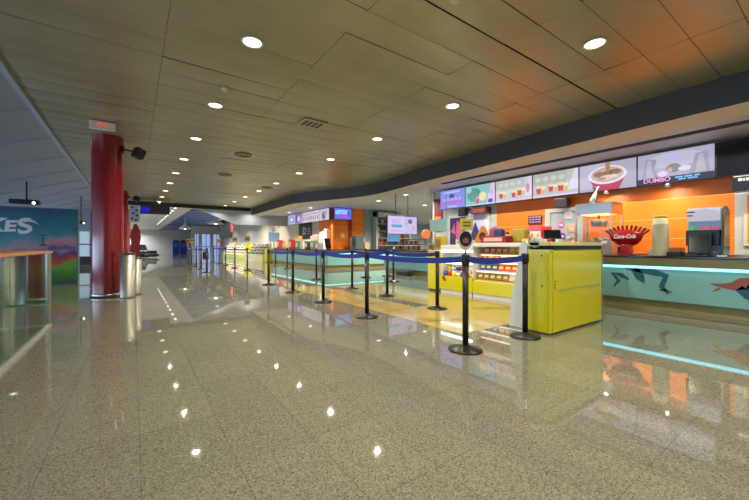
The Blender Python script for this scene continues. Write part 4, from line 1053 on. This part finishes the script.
# ------------------------------------------------------------------ queue stanchions
def stanchion(x, y, label, to=None, sign=None, stem=False):
    t = thing('queue_stanchion', label, 'stanchion', (x, y, 0), 0, 'belt stanchions of the queue')
    MB().m(0, True).lathe([(.175, .001), (.178, .012), (.165, .022), (.06, .045), (.034, .06), (0, .06)], 32).build('base', POLE, t)
    MB().m(0, True).lathe([(.032, .05), (.032, .9)], 20).build('pole', POLE, t)
    MB().m(0, True).lathe([(.032, .895), (.042, .905), (.042, 1.0), (.036, 1.012), (0, 1.014)], 20).build('head', BLACK, t)
    if to:
        dx, dy = to[0] - x, to[1] - y; L = math.hypot(dx, dy); ux, uy = dx/L, dy/L
        sag = .012 + .012*L if L < 3 else .05
        n = MB(); pts = []
        for k in range(17):
            u = k/16; s_ = .042 + (L - .084)*u
            pts.append((ux*s_, uy*s_, .955 - sag*4*u*(1-u)))
        hw = .034; th = .002
        for a, b in zip(pts, pts[1:]):
            v = []
            for p in (a, b):
                for sx in (-1, 1):
                    for sz in (-1, 1): v.append(n.bm.verts.new((p[0] - uy*th*sx, p[1] + ux*th*sx, p[2] + hw*sz)))
            for q in ((0, 1, 5, 4), (2, 6, 7, 3), (1, 3, 7, 5), (0, 4, 6, 2)): n.bm.faces.new([v[i] for i in q])
        n.build('belt', BELT, t)
    if sign == 'near':
        n = MB(); n.m(0, True).tube([(0, 0, 1.01), (0, 0, 1.08)], .012); n.build('sign_stem', STEEL, t)
        R = -.52
        n = MB(); n.prism([(.075*math.cos(q*PI/14), 1.16 + .1*math.sin(q*PI/14)) for q in range(28)], 'Y', -.006, .006, Matrix.Rotation(R, 4, 'Z')); sg = n.build('sign_holder', mat('pale_acrylic', '#b8b0a4', .2), t)
        n = MB(); n.prism([(.066*math.cos(q*PI/14), 1.175 + .08*math.sin(q*PI/14)) for q in range(28)], 'Y', -.009, -.006, Matrix.Rotation(R, 4, 'Z')).m(1).prism([(-.03, 1.13), (.03, 1.13), (.035, 1.17), (0, 1.19), (-.035, 1.17)], 'Y', -.011, -.009, Matrix.Rotation(R, 4, 'Z')); n.build('round_print', [BLACK, K('#8a5048', .5)], sg)
        n = MB(); n.box(-.07, .07, -.005, .005, 1.27, 1.39, .004, Matrix.Rotation(R, 4, 'Z') @ Matrix.Translation((.01, 0, 0))); pl = n.build('yellow_plate', K('#c8b048', .4), sg)
        n = MB(); n.box(-.005, .005, -.004, .004, 1.25, 1.275, 0, Matrix.Rotation(R, 4, 'Z')); n.build('plate_stem', STEEL, t)
        n = MB(); rnd = random.Random(8)
        for row in range(2):
            u = -.035
            while u < .04:
                w = rnd.uniform(.008, .014); n.box(u, u + w, -.0065, -.005, 1.305 + row*.035, 1.325 + row*.035, 0, Matrix.Rotation(R, 4, 'Z') @ Matrix.Translation((.01, 0, 0))); u += w + .005
        n.build('dark_marks', BLACK, sg)
    elif sign == 'far':
        n = MB(); n.tube([(0, 0, 1.01), (0, 0, 1.32)], .015); n.build('sign_stem', STEEL, t)
        n = MB(); n.box(-.13, .13, -.01, .01, 1.3, 1.56, .02).m(1).box(-.08, .08, -.014, -.01, 1.37, 1.5); n.build('sign_plate', [K('#a8843c', .4), K('#5a4a30', .5)], t)
    return t
A = [(2.87, 2.40), (2.96, 4.40), (3.05, 6.07), (3.10, 7.76), (3.14, 9.67)]
C0 = (3.89, 2.34)
IN = [(4.36, 4.27), (4.56, 5.98), (4.62, 7.55)]
IN2 = [(4.9, 10.25), (6.57, 8.3), (7.6, 10.0), (6.65, 9.96), (6.1, 16.0), (6.3, 18.2)]
Bq = [(4.2, 15.9), (4.15, 18.0), (4.3, 20.8), (4.35, 22.9), (4.5, 25.5)]
Lq = [(2.5, 15.6), (2.65, 18.1), (2.8, 20.8), (2.9, 23.5), (3.0, 25.9)]
stanchion(*A[0], 'black belt stanchion carrying the round sign and yellow plate, closest to the camera', C0, 'near')
for k in range(1, 4): stanchion(*A[k], 'black belt stanchion, %s of the aisle-edge line counting from the sign-topped one' % WORDS[k], A[k-1])
stanchion(*A[4], 'black belt stanchion ending the near aisle-edge line, fifth from the sign-topped one', A[3])
stanchion(*C0, 'black belt stanchion standing against the white end of the yellow checkout stand')
stanchion(*IN[0], 'black belt stanchion on the yellow film facing the lit candy case', IN[1])
stanchion(*IN[1], 'black belt stanchion on the grey strip, middle of the inner line', IN[2])
stanchion(*IN[2], 'black belt stanchion last of the inner line over the yellow film', IN2[0])
stanchion(*IN2[0], 'black belt stanchion beyond the yellow film, alone before the far corner counter')
stanchion(*IN2[1], 'black belt stanchion between the yellow end cabinet and the set-back counter', IN[1])
stanchion(*IN2[2], 'black belt stanchion right in front of the set-back aqua counter', IN2[1])
stanchion(*IN2[3], 'black belt stanchion in the open middle before the far corner counter', IN2[2])
stanchion(*IN2[4], 'black belt stanchion nearer of the two along the far side counter')
stanchion(*IN2[5], 'black belt stanchion farther of the two along the far side counter', IN2[4])
for k in range(5):
    stanchion(*Bq[k], 'distant black stanchion, %s of the counter-side far queue line' % WORDS[k] + (' with yellow sign plate' if k in (0, 1, 3) else ''), Bq[k-1] if k else None, 'far' if k in (0, 1, 3) else None)
for k in range(5):
    stanchion(*Lq[k], 'distant black stanchion, %s of the aisle-side far queue line' % WORDS[k] + (' with yellow sign plate' if k in (3, 4) else ''), Lq[k-1] if k else None, 'far' if k in (3, 4) else None)
t = thing('dark_bag', 'dark cloth bag hanging from a distant stanchion of the aisle-side far line', 'bag', (2.84, 18.19, .45), 0)
MB().m(0, True).box(-.13, .13, -.13, .01 - .06, 0, .38, .05).build('body', K('#14141c', .7), t)
MB().tube([(-.08, -.08, .36), (0, -.055, .56), (.08, -.08, .36)], .008).build('strap', BLACK, t)

# ================================================================== CEILING FITTINGS AND LIGHT
def downlight(x, y, z, label, watt, group, warm=(1, .93, .77), spread=2.6, vis=True):
    t = thing('downlight', label, 'ceiling light', (x, y, z), 0, group)
    MB().m(0, True).lathe([(.10, -.001), (.125, -.004), (.125, -.014), (.105, -.014), (.10, -.006)], 28, close=False).build('trim_ring', K('#d8d4c4', .35), t)
    MB().lathe([(.104, -.009), (0, -.009)], 28, close=False).build('lamp_face', emis('downlight_face', '#fff0d0', 4.), t)
    ld = bpy.data.lights.new('downlight_lamp', 'AREA'); ld.shape = 'DISK'; ld.size = .05; ld.energy = watt; ld.color = warm; ld.spread = spread
    lo = bpy.data.objects.new('downlight_lamp', ld); C.objects.link(lo); lo.parent = t; lo.location = (0, 0, -.016)
    return t
WD = 44
for k in range(-3, 9):
    y = 4.1 + 2.2*k
    if y > 22: break
    if k < 0: lb = 'unseen added ceiling downlight over the aisle behind the camera position, number %s' % WORDS[k + 3]  # row continued out of view, lamps added for their light
    else: lb = 'lit round downlight, %s along the column-side ceiling row from the open end' % WORDS[k]
    downlight(1.14, y, HC - .006, lb, WD, 'downlights of the column-side row')
for k in range(-3, 10):
    y = 1.8 + 2.2*k
    lb = ('lit round downlight, %s along the counter-side ceiling row from the open end' % WORDS[k]) if k >= 0 else 'unseen added ceiling downlight of the counter-side row behind the camera position, number %s' % WORDS[k + 3]  # the out-of-view lamps of this row are added for lighting too
    downlight(4.45, y, HC - .006, lb, WD, 'downlights of the counter-side row')
for k, (x, y, lb) in enumerate(((8.9, 12.3, 'small lit downlight in the bulkhead before the orange partition'), (8.7, 10.2, 'small lit downlight in the bulkhead above the hanging advert screen'), (11.7, 12.3, 'small lit downlight in the bulkhead deep over the recess'),
        (7.0, 25.0, 'added warm fill downlight above the far white stepped rack'), (7.0, 28.5, 'added warm fill downlight above the far yellow candy stand'), (13.8, 12.4, 'added fill downlight in the bulkhead, deepest one of the recess'), (7.6, 16.6, 'added bulkhead fill downlight above the far side counter, nearer one'), (7.6, 19.6, 'added bulkhead fill downlight above the far side counter, farther one'))):  # far-counter, far-stand and deepest-recess downlights are added to brighten those areas
    downlight(x, y, HC - .036 if y > 23 else Z1 - .001, lb, 130 if y > 23 else (190 if x > 11 else 105), 'downlights in the bulkhead')
for k, (y, lb) in enumerate(((3.37, 'small spot lamp just above the popcorn warmer'), (2.26, 'small spot lamp under the film advert screen'))):
    t = thing('spot_lamp', lb, 'lamp', (8.93, y, 2.36), 0, 'spot lamps under the long screen row')
    MB().m(0, True).lathe([(.05, -.05), (.055, -.05), (.045, .0), (.02, .03), (0, .03)], 18, close=False).build('shade', STEEL, t)
    MB().lathe([(.045, -.04), (0, -.04)], 18, close=False).build('lamp_face', emis('downlight_face', '#fff0d0', 4.), t)
    ld = bpy.data.lights.new('spot_lamp_light', 'AREA'); ld.shape = 'DISK'; ld.size = .05; ld.energy = 5; ld.color = (1, .9, .74); ld.spread = 3.0
    lo = bpy.data.objects.new('spot_lamp_light', ld); C.objects.link(lo); lo.parent = t; lo.location = (0, 0, -.05); lo.rotation_euler = (0, -.25, 0)
def detector(x, y, label):
    t = thing('smoke_detector', label, 'smoke detector', (x, y, HC - .008), 0, 'smoke detectors')
    MB().m(0, True).lathe([(.055, 0), (.055, -.015), (.04, -.035), (.015, -.045), (0, -.045)], 20).build('body', K('#c8c09c', .4), t)
    MB().m(0, True).lathe([(.065, .002), (.065, -.006), (.055, -.008)], 20).build('base', K('#b0a888', .4), t)
detector(2.55, 2.25, 'small round smoke detector by the dark ceiling gap near the picture top')
detector(1.15, 5.55, 'small round smoke detector between two column-side downlights')
def vent(x, y, label):
    t = thing('ceiling_vent', label, 'vent', (x, y, HC - .008), 0, 'round ceiling vents')
    n = MB().m(0, True)
    for r in (.22, .17, .12, .07): n.lathe([(r, 0), (r, -.02), (r - .03, -.03), (r - .035, -.012)], 28, close=False)
    n.build('rings', K('#7a7254', .4), t)
    MB().lathe([(.23, -.001), (0, -.001)], 28, close=False).build('backing', K('#2a2820', .6), t)
vent(2.35, 9.3, 'dark round vent flush in the metal ceiling halfway down the hall')
vent(2.5, 12.2, 'dark round vent farther down the metal ceiling, past the halfway one')
vent(4.45, 13.9, 'unlit round fitting in the ceiling close to the curved bulkhead')
t = thing('ceiling_hatch', 'square ceiling panel with dark slots in the middle of the metal ceiling', 'vent', (2.85, 6.15, HC - .01), 0)
n = MB(); n.box(-.24, .24, -.2, .2, -.02, 0, .005).m(1)
for k in range(4): n.box(-.19 + k*.1, -.12 + k*.1, -.15, .15, -.024, -.02)
n.build('grille', [K('#b0a078', .4), K('#4a4028', .6)], t)

# dark open joint seen in the metal ceiling
def area(name, loc, rot, sx, sy, e, col, spread=PI):
    ld = bpy.data.lights.new(name, 'AREA'); ld.shape = 'RECTANGLE'; ld.size = sx; ld.size_y = sy; ld.energy = e; ld.color = col; ld.spread = spread
    o = bpy.data.objects.new(name, ld); C.objects.link(o); o.location = loc; o.rotation_euler = rot
    return o
for k, (x, y, lb) in enumerate(((.3, 26, 'nearest'), (.3, 31, 'second'), (.3, 36, 'third'), (.3, 42, 'fourth'), (.3, 48, 'fifth'), (.3, 53, 'sixth'), (.3, 58, 'most distant'), (4.3, 22.95, 'before the slanted bulkhead, aisle-side'), (6.4, 22.95, 'before the slanted bulkhead, counter-side'), (5.2, 28, 'nearest blue-side'), (6.4, 33, 'middle blue-side'), (6.4, 39, 'far blue-side'))):  # downlights added to brighten the far hall and the slanted bulkhead
    downlight(x, y, HC - (.006 if x < 3 else .036), 'added fill downlight in the ceiling of the pale far hall, %s one' % lb, 14 if y == 22.95 else 190, 'added fill downlights of the pale far hall', (.95, .97, 1.) if x < 3 or y == 22.95 else (.6, .75, 1.))
area('window_daylight', (-6.9, 12, .85), (0, -PI/2, 0), 1.1, 34, 850, (.55, .7, 1.))
t = thing('hidden_fill_light', 'added hidden fill tube in the soffit slot before the long screen row', 'ceiling light', (8.045, .9, 3.215))  # unseen fill tube, added to brighten the orange wall
MB().box(-.035, .035, -6.7, 6.7, 0, .086).build('housing', WHITE, t)
lo = area('hidden_fill_lamp', (0, 0, -.004), (0, 0, 0), .06, 13.4, 420, (1, .92, .8)); lo.parent = t

w = bpy.data.worlds.new('dusk_sky'); bpy.context.scene.world = w; w.use_nodes = True
w.node_tree.nodes['Background'].inputs[0].default_value = (.35, .45, .7, 1); w.node_tree.nodes['Background'].inputs[1].default_value = .3

cam = bpy.data.cameras.new('camera'); co = bpy.data.objects.new('camera', cam); C.objects.link(co)
cam.sensor_width = 36; cam.lens = 342/749*36; cam.shift_y = -4/749; cam.clip_start = .05
co.location = (0, 0, 1.1); co.rotation_euler = (PI/2, 0, -math.radians(35.2))
sc = bpy.context.scene; sc.camera = co
sc.view_settings.view_transform = 'Standard'; sc.view_settings.look = 'None'; sc.view_settings.gamma = 1; sc.view_settings.use_curve_mapping = False
sc.view_settings.exposure = .25
sc.cycles.use_denoising = True
sc.cycles.caustics_reflective = False; sc.cycles.caustics_refractive = False
sc.cycles.max_bounces = 10; sc.cycles.diffuse_bounces = 7; sc.cycles.glossy_bounces = 5; sc.cycles.transparent_max_bounces = 12
sc.cycles.sample_clamp_indirect = 6
